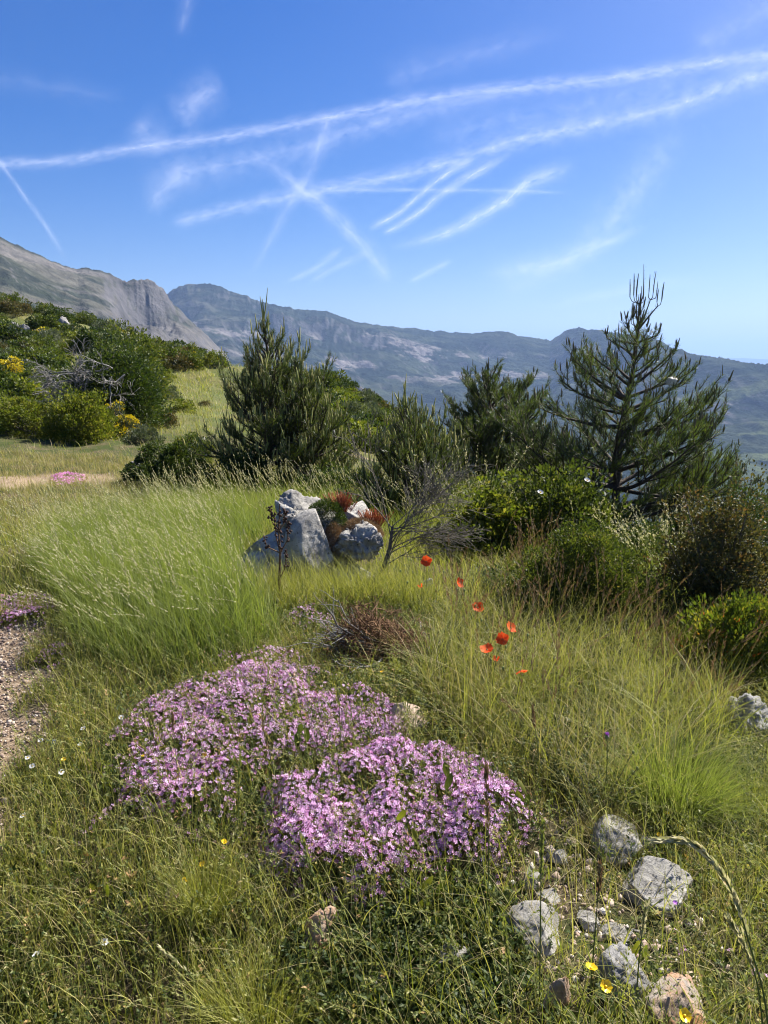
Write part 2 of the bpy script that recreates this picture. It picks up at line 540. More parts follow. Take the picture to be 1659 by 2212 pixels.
cB = lerp(cB, field * .8, sstep(.55, .62, fbm(X / 400, Y / 100, 87, 3)) * sstep(1380, 1480, pxa) * sstep(.6, .7, tB_) * (1 - sstep(.9, .95, tB_)))
cB = lerp(cB, grey, sstep(650, 420, pxa) * .5 * sstep(.45, .6, nA))
cC = lerp(np.broadcast_to(rock * .9, col.shape), dgreen, 1 - sstep(.5, .9, slope + nA * .5))
col[:] = lerp(np.broadcast_to(green * .9, col.shape), dgreen, sstep(.35, .6, nB))
col[mA] = cA[mA]; col[mB] = cB[mB]; col[which == 4] = cC[which == 4]
col[which == 0] = dgreen
mb = MB()
mb.add(np.stack([X, Y, Z], -1).reshape(-1, 3), q=grid_faces(len(rr), len(az))[:, ::-1], a=np.where(mA, .35, 1.0).ravel())
tag(mb.build('mountains', mountain_material(), smooth=True, col=col.reshape(-1, 3)), 'grey and green limestone mountains across the valley', None, kind='structure')

# far blue range on the right
az = np.radians(np.arange(10, 48, .1)); rr = np.linspace(21000, 27000, 24)
AZ, RR = np.meshgrid(az, rr)
LF = np.array([(1000, 800), (1440, 790), (1500, 780), (1545, 775), (1565, 772), (1600, 771), (1640, 773), (1659, 774), (1800, 768), (2300, 775)])
e = elev_of(LF, AZ) * 24000
t = 1 - abs(RR - 24000) / 3000.
Z = -650 + (e + 650) * t + (fbm(RR * np.sin(AZ) / 1500, RR / 1500, 91, 4) - .5) * 300 * np.clip((1 - t) * 4, .05, 1)
mb = MB()
mb.add(np.stack([RR * np.sin(AZ), RR * np.cos(AZ), Z], -1).reshape(-1, 3), q=grid_faces(len(rr), len(az))[:, ::-1], a=1)
tag(mb.build('distant_hills', mountain_material(), smooth=True, col=np.tile(dgreen, (Z.size, 1))), 'far blue range beyond the right end of the ridge', None, kind='structure')
# low country under everything, out to the horizon
mb = MB()
n = 96
aa = np.arange(n) / n * 2 * math.pi
ring = []
for r_, z_ in ((R_JOIN - 5, -62), (1500, -560), (8000, -700), (40000, -720)):
    ring.append(np.stack([r_ * np.sin(aa), r_ * np.cos(aa), np.full(n, float(z_))], 1))
q = []
for k in range(3):
    for i in range(n):
        j = (i + 1) % n
        q.append((k * n + i, (k + 1) * n + i, (k + 1) * n + j, k * n + j))
mb.add(np.concatenate(ring), q=q, a=1)
tag(mb.build('valley_terrain', mountain_material(), smooth=True, col=np.tile(green, (4 * n, 1))), 'low country under the mountains', None, kind='structure')

# ---------------------------------------------------------------- haze: air between here and the mountains
bm_v = []
hx, y0, y1, z0, z1 = 41000, -41000, 41000, -722, 900
bm_v = [(-hx, y0, z0), (hx, y0, z0), (hx, y1, z0), (-hx, y1, z0), (-hx, y0, z1), (hx, y0, z1), (hx, y1, z1), (-hx, y1, z1)]
me = bpy.data.meshes.new('haze')
me.from_pydata(bm_v, [], [(0, 3, 2, 1), (4, 5, 6, 7), (0, 1, 5, 4), (1, 2, 6, 5), (2, 3, 7, 6), (3, 0, 4, 7)])
m, nt, out = new_mat('thin blue haze')
pv = nt.nodes.new('ShaderNodeVolumePrincipled')
pv.inputs['Color'].default_value = (.40, .60, 1.0, 1)
pv.inputs['Density'].default_value = .00008
pv.inputs['Anisotropy'].default_value = .15
nt.links.new(pv.outputs[0], out.inputs['Volume'])
me.materials.append(m)
hz = bpy.data.objects.new('haze', me); COL.objects.link(hz)
tag(hz, 'thin blue air over the valley', None, kind='stuff')

# ---------------------------------------------------------------- vapour trails, high in the sky
ALT = 9000.0


def trail_mat(name, strength, fibre, seed, along=3.0, across=1.2):
    m, nt, out = new_mat(name)
    uv = nt.nodes.new('ShaderNodeUVMap'); uv.uv_map = 'UVMap'
    sp = nt.nodes.new('ShaderNodeSeparateXYZ'); nt.links.new(uv.outputs[0], sp.inputs[0])
    mp = nt.nodes.new('ShaderNodeMapping'); mp.inputs['Scale'].default_value = (along, across, 1); mp.inputs['Location'].default_value = (seed * 3.7, seed * 1.3, 0)
    nt.links.new(uv.outputs[0], mp.inputs[0])
    mp2 = nt.nodes.new('ShaderNodeMapping'); mp2.inputs['Scale'].default_value = (along * .8, across * 4.5, 1); mp2.inputs['Rotation'].default_value = (0, 0, fibre)
    nt.links.new(uv.outputs[0], mp2.inputs[0])
    n1 = noise_n(nt, 1.0, 6, .62, vec=mp.outputs[0]); n2 = noise_n(nt, 1.0, 7, .7, vec=mp2.outputs[0])
    # across profile: fades to both edges, its edge broken by the noise
    def mth(op, a, b=None, c=None):
        k = nt.nodes.new('ShaderNodeMath'); k.operation = op
        for i, s in enumerate((a, b, c)):
            if s is None: continue
            if hasattr(s, 'links'): nt.links.new(s, k.inputs[i])
            else: k.inputs[i].default_value = s
        return k.outputs[0]
    vv = mth('SUBTRACT', sp.outputs[1], .5); vv = mth('ABSOLUTE', vv); vv = mth('MULTIPLY', vv, 2.0)
    wob = mth('MULTIPLY', mth('SUBTRACT', n1, .5), 1.1)
    edge = mth('SUBTRACT', 1.0, mth('ADD', vv, wob)); edge = mth('MULTIPLY', edge, 1.25)
    edge = nt.nodes.new('ShaderNodeClamp').outputs[0] if False else mth('MINIMUM', mth('MAXIMUM', edge, 0.0), 1.35)
    hard = mth('POWER', mth('MAXIMUM', mth('SUBTRACT', 1.0, vv), 0.0), 1.35)
    tex = mth('MULTIPLY', mth('SUBTRACT', n2, .26), 1.9); tex = mth('MINIMUM', mth('MAXIMUM', tex, .08), 1.0)
    al = mth('MULTIPLY', mth('MULTIPLY', edge, hard), mth('MULTIPLY', tex, strength * .47))
    al = mth('MULTIPLY', al, attr(nt, 'var'))
    df = nt.nodes.new('ShaderNodeBsdfDiffuse'); df.inputs[0].default_value = (.95, .96, 1, 1)
    tl = nt.nodes.new('ShaderNodeBsdfTranslucent'); tl.inputs[0].default_value = (.95, .96, 1, 1)
    ms = nt.nodes.new('ShaderNodeMixShader'); ms.inputs[0].default_value = .6
    nt.links.new(df.outputs[0], ms.inputs[1]); nt.links.new(tl.outputs[0], ms.inputs[2])
    tp = nt.nodes.new('ShaderNodeBsdfTransparent')
    mo = nt.nodes.new('ShaderNodeMixShader'); nt.links.new(al, mo.inputs[0])
    nt.links.new(tp.outputs[0], mo.inputs[1]); nt.links.new(ms.outputs[0], mo.inputs[2])
    nt.links.new(mo.outputs[0], out.inputs[0])
    return m


def catmull(P, n):
    P = np.asarray(P, float); P = np.concatenate([[2 * P[0] - P[1]], P, [2 * P[-1] - P[-2]]])
    out = []
    seg = len(P) - 3
    for u in np.linspace(0, seg - 1e-6, n):
        i = int(u); t = u - i
        a, b, c, d = P[i:i + 4]
        out.append(.5 * (2 * b + (c - a) * t + (2 * a - 5 * b + 4 * c - d) * t * t + (3 * b - a - 3 * c + d) * t ** 3))
    return np.array(out)


def trail(i, name, label, cat, line, w0, w1, strength, fibre=.5, fade0=.1, fade1=.15, along=3.0, across=1.2):
    pts = catmull(line, 70)
    d = np.gradient(pts, axis=0); d /= np.linalg.norm(d, axis=1)[:, None]
    nrm = np.stack([-d[:, 1], d[:, 0]], 1)
    s = np.linspace(0, 1, 70); w = (w0 + (w1 - w0) * s) * 1.8
    L = np.cumsum(np.r_[0, np.linalg.norm(np.diff(pts, axis=0), axis=1)])
    K = 5; V = []; UV = []
    alt = ALT + i * 45
    for k in range(K):
        f = k / (K - 1)
        p = pts + nrm * ((f - .5) * 2 * w)[:, None]
        r, y, z = ray(p[:, 0], np.minimum(p[:, 1], 735))
        t = (alt - CAMZ) / z
        V.append(np.stack([r * t, y * t, np.full(70, alt)], 1)); UV.append(np.stack([L / 100, np.full(70, f)], 1))
    V = np.stack(V, 1).reshape(-1, 3); UV = np.stack(UV, 1).reshape(-1, 2)
    fd = np.repeat(sstep(0, max(fade0, 1e-3), s) * (1 - sstep(1 - max(fade1, 1e-3), 1, s)), K)
    mb = MB(); q = grid_faces(70, K)
    mb.add(V, q=q, a=fd)
    o = mb.build(name, trail_mat(name, strength, fibre, i + 1, along, across), origin=V.mean(0))
    ul = o.data.uv_layers.new(name='UVMap'); li = np.zeros(len(o.data.loops), np.int32); o.data.loops.foreach_get('vertex_index', li)
    ul.data.foreach_set('uv', UV[li].astype(np.float32).ravel())
    tag(o, label, cat, 'vapour trails and wisps in the sky')
    return o


T = 'vapour_trail'; CW = 'cirrus_wisp'
TR = [
    (T, 'longest upper vapour trail from left edge to top right corner', [(-80, 364), (0, 355), (150, 345), (300, 318), (450, 300), (600, 275), (720, 252), (870, 222), (1000, 203), (1150, 187), (1300, 172), (1450, 150), (1560, 132), (1720, 112)], 14, 22, .72, .6, .01, .01),
    (T, 'ragged trail just under and merging into the longest upper trail', [(260, 400), (400, 370), (550, 345), (680, 312), (760, 282), (900, 245), (1060, 212), (1200, 190)], 40, 26, .42, .9, .2, .3),
    (T, 'broad second trail rising from mid left to right edge', [(360, 484), (430, 468), (500, 450), (620, 425), (750, 400), (870, 378), (1000, 340), (1100, 306), (1200, 285), (1350, 255), (1480, 222), (1600, 175), (1720, 140)], 16, 32, .66, .7, .06, .03),
    (T, 'thin steep trail crossing both long trails near the centre', [(718, 235), (690, 310), (665, 380), (630, 435), (600, 490), (560, 560), (525, 612)], 22, 9, .42, .2, .08, .35),
    (T, 'thick fuzzy trail falling to the right towards the ridge', [(575, 345), (640, 400), (700, 445), (760, 505), (810, 560), (848, 622)], 20, 22, .62, 1.1, .15, .15),
    (T, 'fine level trail running right from the crossing point', [(690, 412), (850, 410), (1000, 411), (1120, 413), (1245, 417)], 6, 6, .5, .3, .1, .2),
    (T, 'left of two narrow parallel trails below the second trail', [(792, 498), (860, 460), (930, 402), (980, 366), (1040, 338)], 9, 11, .9, .9, .1, .2),
    (T, 'right of two narrow parallel trails below the second trail', [(822, 508), (890, 470), (960, 415), (1030, 372), (1120, 320)], 9, 16, .9, 1.1, .1, .25),
    (T, 'curved trail right of the narrow pair widening at its upper end', [(820, 540), (930, 515), (1000, 487), (1080, 440), (1150, 390), (1260, 350)], 12, 24, .95, .8, .3, .2),
    (T, 'upper of two short streaks right above the ridge near centre', [(610, 612), (680, 580), (750, 528)], 7, 12, .55, .6, .3, .25),
    (T, 'lower of two short streaks right above the ridge near centre', [(665, 612), (720, 580), (810, 540)], 8, 12, .45, .6, .3, .3),
    (T, 'small separate streak low in the sky right of the thick fuzzy trail', [(878, 613), (930, 585), (984, 559)], 8, 10, .6, .7, .2, .3),
    (T, 'thin trail falling from the left edge to the bare slope', [(-10, 335), (50, 420), (100, 490), (150, 572)], 6, 7, .55, .3, .02, .3),
    (CW, 'tall faint wisp curving down the right side of the sky', [(1060, 655), (1150, 600), (1240, 555), (1310, 490), (1370, 410), (1420, 340), (1500, 235)], 38, 48, .42, 1.4, .2, .25),
    (CW, 'flat wisp low at right that meets the tall faint wisp', [(1020, 600), (1130, 580), (1210, 565), (1300, 530), (1415, 480)], 36, 10, .55, .9, .25, .2),
    (CW, 'small puffy wisp standing above the upper trail at left', [(370, 260), (410, 232), (450, 195), (490, 175)], 46, 40, .5, 1.5, .25, .3),
    (CW, 'feathery wisp hanging beneath the ragged trail at left', [(430, 350), (380, 385), (345, 420), (320, 470)], 48, 20, .55, 1.5, .25, .3),
    (CW, 'faint veil across the upper trail left of centre', [(280, 250), (330, 300), (350, 345)], 50, 50, .35, 1.2, .3, .3),
    (CW, 'very faint streak touching the top edge at left', [(415, -30), (400, 30), (388, 90)], 22, 14, .25, .2, .2, .4),
    (CW, 'faint level veil in the left part of the blue sky', [(-60, 165), (100, 185), (300, 220)], 34, 26, .12, .5, .2, .3),
    (CW, 'faint broad veil over the upper trail right of centre', [(820, 190), (900, 150), (1050, 110), (1260, 55)], 46, 30, .2, .7, .25, .3),
    (CW, 'thin veil between the two long trails at right', [(900, 320), (1000, 280), (1180, 245), (1350, 205), (1560, 165)], 52, 40, .22, 1.0, .25, .15),
    (CW, 'faint veil in the upper right corner of the sky', [(1480, 110), (1560, 70), (1680, 10)], 36, 50, .22, .9, .3, .05),
    (CW, 'pale low veil above the ridge at right', [(1150, 670), (1290, 640), (1420, 615), (1560, 600)], 16, 14, .32, .6, .3, .35),
]
for i, a in enumerate(TR):
    trail(i, a[0], a[1], 'vapour trail' if a[0] == T else 'cloud', *a[2:])
# ================================================================ plants and stones: shapes
def unit(v):
    return v / (np.linalg.norm(v, axis=-1, keepdims=True) + 1e-12)


def perp(d, r=None):
    """a unit vector at right angles to each d, turned at random"""
    r = rng if r is None else r
    return unit(np.cross(d, unit(r.normal(size=d.shape))))


def tube(mb, pts, rad, sides=6, m=0, a=.5, b=0.0):
    pts = np.asarray(pts, float); n = len(pts)
    rad = np.broadcast_to(np.asarray(rad, float), (n,))
    d = unit(np.gradient(pts, axis=0))
    ref = np.array([0, 0, 1.0]) if abs(d[:, 2]).mean() < .8 else np.array([1.0, 0, 0])
    u = unit(np.cross(d, ref)); w = np.cross(d, u)
    th = np.arange(sides) / sides * 2 * math.pi
    V = pts[:, None] + rad[:, None, None] * (u[:, None] * np.cos(th)[None, :, None] + w[:, None] * np.sin(th)[None, :, None])
    i = np.arange(n - 1)[:, None] * sides; k = np.arange(sides)[None, :]; k2 = (k + 1) % sides
    q = np.stack([i + k, i + k2, i + sides + k2, i + sides + k], -1).reshape(-1, 4)
    t = [((n - 1) * sides + j, (n - 1) * sides + (j + 1) % sides, (n - 1) * sides + (j + 2) % sides) for j in range(0, sides - 2, 1)] if False else None
    mb.add(V.reshape(-1, 3), q=q, m=m, a=a, b=b)


def tubes_batch(mb, P, R, sides=3, m=0, a=.5, b=0.0):
    """many thin tubes at once: P (N,S,3), R (N,S)"""
    N, S, _ = P.shape
    d = unit(np.gradient(P, axis=1))
    u = unit(np.cross(d, np.array([.31, .17, .93]))); w = np.cross(d, u)
    th = np.arange(sides) / sides * 2 * math.pi
    V = P[:, :, None] + R[:, :, None, None] * (u[:, :, None] * np.cos(th)[:, None] + w[:, :, None] * np.sin(th)[:, None])
    base = (np.arange(N) * S * sides)[:, None, None]
    i = (np.arange(S - 1) * sides)[None, :, None]; k = np.arange(sides)[None, None, :]; k2 = (k + 1) % sides
    q = np.stack([base + i + k, base + i + k2, base + i + sides + k2, base + i + sides + k], -1).reshape(-1, 4)
    aa = np.broadcast_to(np.asarray(a, float).reshape(-1, 1) if np.ndim(a) else a, (N, S * sides)).ravel()
    bb = np.repeat(np.broadcast_to(np.asarray(b, float), (N, S)), sides, axis=1).ravel()
    mb.add(V.reshape(-1, 3), q=q, m=m, a=aa, b=bb)


def leaves(mb, P, D, Nn, L, W, m=0, a=.5, fold=.12, mid=.45):
    """leaf quads: base P, direction D, face normal Nn"""
    N = len(P)
    L = np.broadcast_to(L, (N,))[:, None]; W = np.broadcast_to(W, (N,))[:, None]
    D = unit(D); S = unit(np.cross(D, Nn)); U = np.cross(S, D)
    V = np.stack([P, P + D * L * mid + S * W / 2 + U * W * fold, P + D * L, P + D * L * mid - S * W / 2 + U * W * fold], 1)
    i = np.arange(N)[:, None] * 4
    q = i + np.arange(4)
    aa = np.repeat(np.broadcast_to(a, (N,)), 4); bb = np.tile([0, .4, 1, .4], N)
    mb.add(V.reshape(-1, 3), q=q, m=m, a=aa, b=bb)


def blades(mb, P, h, w, lean, bend, S=4, m=0, a=.5, az_jit=None, tip_b=1.0):
    """grass blades or stalks: ribbons from P, height h, width w, leaning along `lean` (N,2) by bend; returns tips and tip directions"""
    N = len(P)
    h = np.broadcast_to(h, (N,)); w = np.broadcast_to(w, (N,)); bend = np.broadcast_to(bend, (N,))
    s = np.linspace(0, 1, S + 1)[None, :, None]
    lean3 = np.concatenate([lean, np.zeros((N, 1))], 1)[:, None]
    hb = (h * bend)[:, None, None]
    C = P[:, None] + np.array([0, 0, 1.0]) * (h[:, None, None] * s - .45 * hb * s ** 2) + lean3 * hb * (.25 * s + .75 * s ** 2)
    th = rng.uniform(0, math.pi, N)
    side = np.stack([np.cos(th), np.sin(th), np.zeros(N)], 1)[:, None]
    wid = w[:, None, None] * np.clip((1 - s ** 1.6), .04, 1) * .5
    V = np.stack([C - side * wid, C + side * wid], 2)          # N,S+1,2,3
    base = (np.arange(N) * (S + 1) * 2)[:, None]
    i = (np.arange(S) * 2)[None]
    q = np.stack([base + i, base + i + 1, base + i + 3, base + i + 2], -1).reshape(-1, 4)
    aa = np.repeat(np.broadcast_to(a, (N,)), (S + 1) * 2)
    bb = np.tile(np.repeat(np.linspace(0, tip_b, S + 1), 2), N)
    mb.add(V.reshape(-1, 3), q=q, m=m, a=aa, b=bb)
    return C[:, -1], unit(C[:, -1] - C[:, -2]), C


def seed_heads(mb, C, frac, k, L, W, m=0, spread=.35, a=None, open_=.5):
    """spikelets along the last `frac` of every stalk centre line C (N,S+1,3)"""
    N, S1, _ = C.shape
    t = 1 - frac * rng.uniform(0, 1, (N, k)); t[:, 0] = 1
    f = t * (S1 - 1); i = np.minimum(f.astype(int), S1 - 2); f = f - i
    n = np.arange(N)[:, None]
    p = C[n, i] * (1 - f)[..., None] + C[n, i + 1] * f[..., None]
    d = unit(C[n, i + 1] - C[n, i])
    p = p.reshape(-1, 3); d = d.reshape(-1, 3)
    o = perp(d)
    D = unit(d + o * spread)
    aa = rng.uniform(0, 1, len(p)) if a is None else np.repeat(a, k)
    leaves(mb, p + o * .0015, D, perp(D), np.asarray(L) * rng.uniform(.7, 1.2, len(p)), W, m=m, a=aa, fold=.3)


def in_poly(px, py, poly):
    poly = np.asarray(poly, float); n = len(poly)
    ins = np.zeros(np.shape(px), bool); j = n - 1
    for i in range(n):
        xi, yi = poly[i]; xj, yj = poly[j]
        c = ((yi > py) != (yj > py)) & (px < (xj - xi) * (py - yi) / (yj - yi + 1e-12) + xi)
        ins ^= c; j = i
    return ins


def edge_dist(x, y, poly):
    d = np.full(np.shape(x), 1e9); n = len(poly)
    for i in range(n):
        a = poly[i]; b = poly[(i + 1) % n]; ab = b - a
        t = np.clip(((x - a[0]) * ab[0] + (y - a[1]) * ab[1]) / (ab @ ab + 1e-12), 0, 1)
        d = np.minimum(d, np.hypot(x - a[0] - ab[0] * t, y - a[1] - ab[1] * t))
    return d


def ground_poly(pix, h=0.0):
    return np.array([on_ground(a, b, h)[:2] for a, b in pix])


def scatter(poly, n, jitter_edge=.0):
    """n random places inside a ground polygon"""
    lo = poly.min(0); hi = poly.max(0)
    out = np.zeros((0, 2))
    for _ in range(60):
        p = rng.uniform(lo, hi, (n * 2, 2))
        ok = in_poly(p[:, 0], p[:, 1], poly)
        if jitter_edge:
            d = edge_dist(p[:, 0], p[:, 1], poly)
            ok &= (d / jitter_edge) > rng.uniform(0, 1, len(p)) * 1.0
        out = np.concatenate([out, p[ok]])
        if len(out) >= n: break
    return out[:n]


def area(poly):
    x, y = poly[:, 0], poly[:, 1]
    return abs(np.dot(x, np.roll(y, 1)) - np.dot(y, np.roll(x, 1))) / 2


def lift(p, dz=0.0):
    return np.column_stack([p, G(p[:, 0], p[:, 1]) + dz])


def ndir(n):
    a = rng.uniform(0, 2 * math.pi, n)
    return np.stack([np.cos(a), np.sin(a)], 1)


def wind(n, k=.6):
    """mostly towards the left of the picture, as the photo's grass leans"""
    d = ndir(n) + np.array([-1.5, -.2]) * k
    return unit(d)


# ---------------------------------------------------------------- materials of the plants
BARK = solid_mat('pine bark', (.035, .027, .02), (.12, .095, .075), 35, .9, .6)
GREYBARK = solid_mat('dead grey wood', (.09, .085, .075), (.32, .30, .27), 30, .85, .4)
TWIG = solid_mat('dry twig', (.05, .042, .032), (.20, .175, .135), 40, .85)
BROWN = solid_mat('brown dead stems', (.05, .028, .015), (.26, .145, .07), 60, .9)
NEEDLE = leaf_mat('pine needles', [(0, (0.040, 0.063, 0.016)), (.5, (0.086, 0.121, 0.030)), (.85, (0.149, 0.184, 0.045)), (1, (0.276, 0.231, 0.090))], tip=None, trans=.32, rough=.4, spec=.4)
NEEDLE_L = leaf_mat('bright pine needles', [(0, (0.037, 0.059, 0.010)), (.5, (0.081, 0.112, 0.018)), (.85, (0.138, 0.168, 0.030)), (1, (0.230, 0.214, 0.070))], tip=None, trans=.25, rough=.4, spec=.4)
CANDLE = leaf_mat('new pine shoots', [(0, (.20, .24, .05)), (.5, (.32, .33, .09)), (1, (.34, .26, .10))], tip=(.38, .36, .14), trans=.15)
CANDLE_D = leaf_mat('older pine shoots', [(0, (.08, .09, .035)), (.5, (.13, .12, .055)), (1, (.16, .10, .06))], tip=(.14, .12, .07), trans=.1)
GRASS = leaf_mat('green grass', [(0, (.035, .06, .010)), (.25, (.09, .13, .018)), (.5, (.21, .25, .035)), (.75, (.40, .40, .09)), (1, (.66, .57, .28))], tip=(.32, .31, .09), trans=.36)
MEADOW = leaf_mat('tall meadow grass', [(0, (.03, .06, .012)), (.35, (.08, .135, .024)), (.7, (.18, .245, .045)), (.92, (.30, .34, .09)), (1, (.46, .42, .19))], tip=(.26, .29, .09), trans=.42)
DRYGRASS = leaf_mat('dry grass', [(0, (.13, .14, .04)), (.4, (.24, .22, .085)), (.75, (.36, .30, .14)), (1, (.46, .38, .20))], tip=(.44, .36, .19), trans=.32)
SEED = leaf_mat('pale seed heads', [(0, (.28, .30, .13)), (.5, (.44, .42, .24)), (1, (.60, .54, .36))], trans=.4, tcol=(1.1, 1.05, .8))
SEED_G = leaf_mat('green seed heads', [(0, (.14, .18, .05)), (.6, (.26, .27, .10)), (1, (.38, .34, .17))], trans=.35)
SEED_B = leaf_mat('brown seed heads', [(0, (.13, .085, .045)), (.6, (.22, .15, .085)), (1, (.34, .25, .15))], trans=.25, tcol=(1.1, .9, .6))
LEAF_D = leaf_mat('dark leaves', [(0, (0.024, 0.044, 0.011)), (.5, (0.047, 0.073, 0.015)), (.85, (0.095, 0.118, 0.024)), (1, (0.176, 0.167, 0.044))], trans=.3)
LEAF_M = leaf_mat('mid green leaves', [(0, (0.044, 0.065, 0.013)), (.5, (0.088, 0.112, 0.020)), (.85, (0.150, 0.158, 0.033)), (1, (0.237, 0.195, 0.055))], trans=.35)
LEAF_Y = leaf_mat('bright leaves', [(0, (0.066, 0.095, 0.013)), (.5, (0.132, 0.155, 0.022)), (.85, (0.220, 0.215, 0.039)), (1, (0.352, 0.275, 0.077))], trans=.42)
LEAF_G = leaf_mat('grey green leaves', [(0, (.06, .075, .045)), (.5, (.10, .12, .07)), (1, (.18, .19, .12))], trans=.25)
LEAF_B = leaf_mat('brownish leaves', [(0, (.035, .045, .018)), (.35, (.07, .08, .028)), (.6, (.11, .11, .035)), (.8, (.13, .10, .04)), (1, (.24, .15, .06))], trans=.3, tcol=(1.2, 1.0, .5))
LEAF_O = leaf_mat('bright leaves with orange ones', [(0, (0.057, 0.092, 0.013)), (.5, (0.127, 0.156, 0.022)), (.85, (0.276, 0.248, 0.039)), (.94, (0.414, 0.304, 0.055)), (1, (0.483, 0.129, 0.033))], trans=.38)
LEAF_HERB = leaf_mat('low herbs', [(0, (0.034, 0.060, 0.018)), (.35, (0.081, 0.110, 0.030)), (.75, (0.207, 0.230, 0.050)), (.92, (0.345, 0.310, 0.090)), (1, (0.414, 0.260, 0.120))], trans=.4)
BROOM = leaf_mat('yellow broom flowers', [(0, (.45, .36, .015)), (1, (.75, .60, .04))], trans=.3, tcol=(1, .95, .4))
PINK = leaf_mat('pink blossom', [(0, (.55, .22, .46)), (.3, (.70, .38, .64)), (.7, (.80, .54, .78)), (1, (.90, .74, .90))], trans=.42, rough=.6, spec=.1, tcol=(1, .82, .98))
PINK_H = leaf_mat('strong pink blossom', [(0, (.56, .20, .42)), (.6, (.68, .30, .56)), (1, (.80, .50, .72))], trans=.35, spec=.1, tcol=(1, .6, .85))
CALYX = leaf_mat('reddish flower tubes', [(0, (.22, .05, .07)), (.6, (.34, .10, .12)), (1, (.16, .15, .05))], trans=.2, tcol=(1, .6, .6))
POPPY = leaf_mat('poppy petals', [(0, (.80, .10, .02)), (1, (.92, .22, .06))], trans=.45, spec=.15, tcol=(1.1, .7, .45))
BUD = leaf_mat('green buds', [(0, (.14, .20, .06)), (1, (.26, .30, .11))], trans=.1)
YELLOW = leaf_mat('yellow petals', [(0, (.80, .50, .01)), (1, (.90, .66, .02))], trans=.3, rough=.3, spec=.5, tcol=(1, 1, .5))
WHITE = leaf_mat('white petals', [(0, (.72, .72, .68)), (1, (.82, .82, .80))], trans=.35, tcol=(1, 1, 1))
PURPLE = leaf_mat('purple florets', [(0, (.36, .10, .50)), (1, (.56, .24, .70))], trans=.3, tcol=(1, .7, 1))
SEDUM = leaf_mat('red stonecrop shoots', [(0, (.22, .055, .025)), (.6, (.36, .10, .045)), (1, (.40, .20, .09))], tip=(.42, .16, .07), trans=.2, tcol=(1.1, .7, .5))
STALK = leaf_mat('green stalks', [(0, (.07, .11, .03)), (1, (.14, .18, .05))], tip=(.16, .18, .06), trans=.2)
LIME = rock_mat('pale limestone', (.60, .57, .51), (.16, .15, .135), None, lichen=(.05, .048, .04))
LIME_O = rock_mat('limestone stained orange', (.58, .50, .42), (.30, .25, .20), (.52, .26, .12), .5, (.18, .13, .09))
LIME_G = rock_mat('rugged grey limestone', (.52, .505, .48), (.17, .165, .155), None)
LIME_P = rock_mat('pinkish flat stone', (.72, .56, .44), (.50, .36, .27), None, lichen=(.35, .25, .18))
FARROCK = rock_mat('hillside limestone', (.34, .32, .30), (.14, .135, .13), None)


# ---------------------------------------------------------------- rocks
import bmesh
_ico = {}


def ico(n):
    if n not in _ico:
        bm = bmesh.new(); bmesh.ops.create_icosphere(bm, subdivisions=n, radius=1)
        bm.verts.ensure_lookup_table()
        _ico[n] = (np.array([v.co[:] for v in bm.verts]), np.array([[v.index for v in f.verts] for f in bm.faces]))
        bm.free()
    return _ico[n]


def rock_shape(dims, seed, sub=5, planes=26, rough=.08, pits=.02, rz=None, tilt=.3, fscale=1.9):
    r = np.random.default_rng(seed)
    v, f = ico(sub); v = v.copy()
    n = unit(r.normal(size=(planes, 3))); d = r.uniform(.55, .9, planes)
    for i in range(planes):
        v = v - np.clip(v @ n[i] - d[i], 0, None)[:, None] * n[i]
    u = unit(v)
    sh = r.uniform(-50, 50, 3)
    v = v + u * ((noise3(v * fscale + sh, seed, 5) - .5) * 2 * rough * 2.2)[:, None]
    rg = 1 - abs(2 * noise3(v * 5 + sh, seed + 5, 4) - 1)
    v = v - u * (sstep(.8, 1.0, rg) * pits * 2)[:, None] + u * ((noise3(v * 13 + sh, seed + 9, 5) - .5) * pits * 2.6)[:, None]
    v = v * np.asarray(dims) * .5 / .82
    a = r.uniform(0, 6.28) if rz is None else rz
    t = r.uniform(-tilt, tilt)
    v = v @ np.array([[1, 0, 0], [0, math.cos(t), math.sin(t)], [0, -math.sin(t), math.cos(t)]])
    v = v @ np.array([[math.cos(a), math.sin(a), 0], [-math.sin(a), math.cos(a), 0], [0, 0, 1]])
    return v, f


def rock(name, label, px, py_base, wpx, hpx, mat, seed, depth=.8, sub=5, group=None, bury=.18, cat='rock', D=None, **k):
    p = on_ground(px, py_base) if D is None else at_depth(px, py_base, D)
    sc = math.hypot(p[1], CAMZ - p[2]) / FPX
    w, h = wpx * sc, hpx * sc * 1.02
    v, f = rock_shape((w, w * depth, h * (1 + bury)), seed, sub, **k)
    mb = MB(); mb.add(v, t=f)
    o = mb.build(name, mat, smooth=sub < 4)
    lo = v[:, 2].min()
    o.location = (p[0], p[1] + w * depth * .35, p[2] - lo - h * bury)
    return tag(o, label, cat, group)


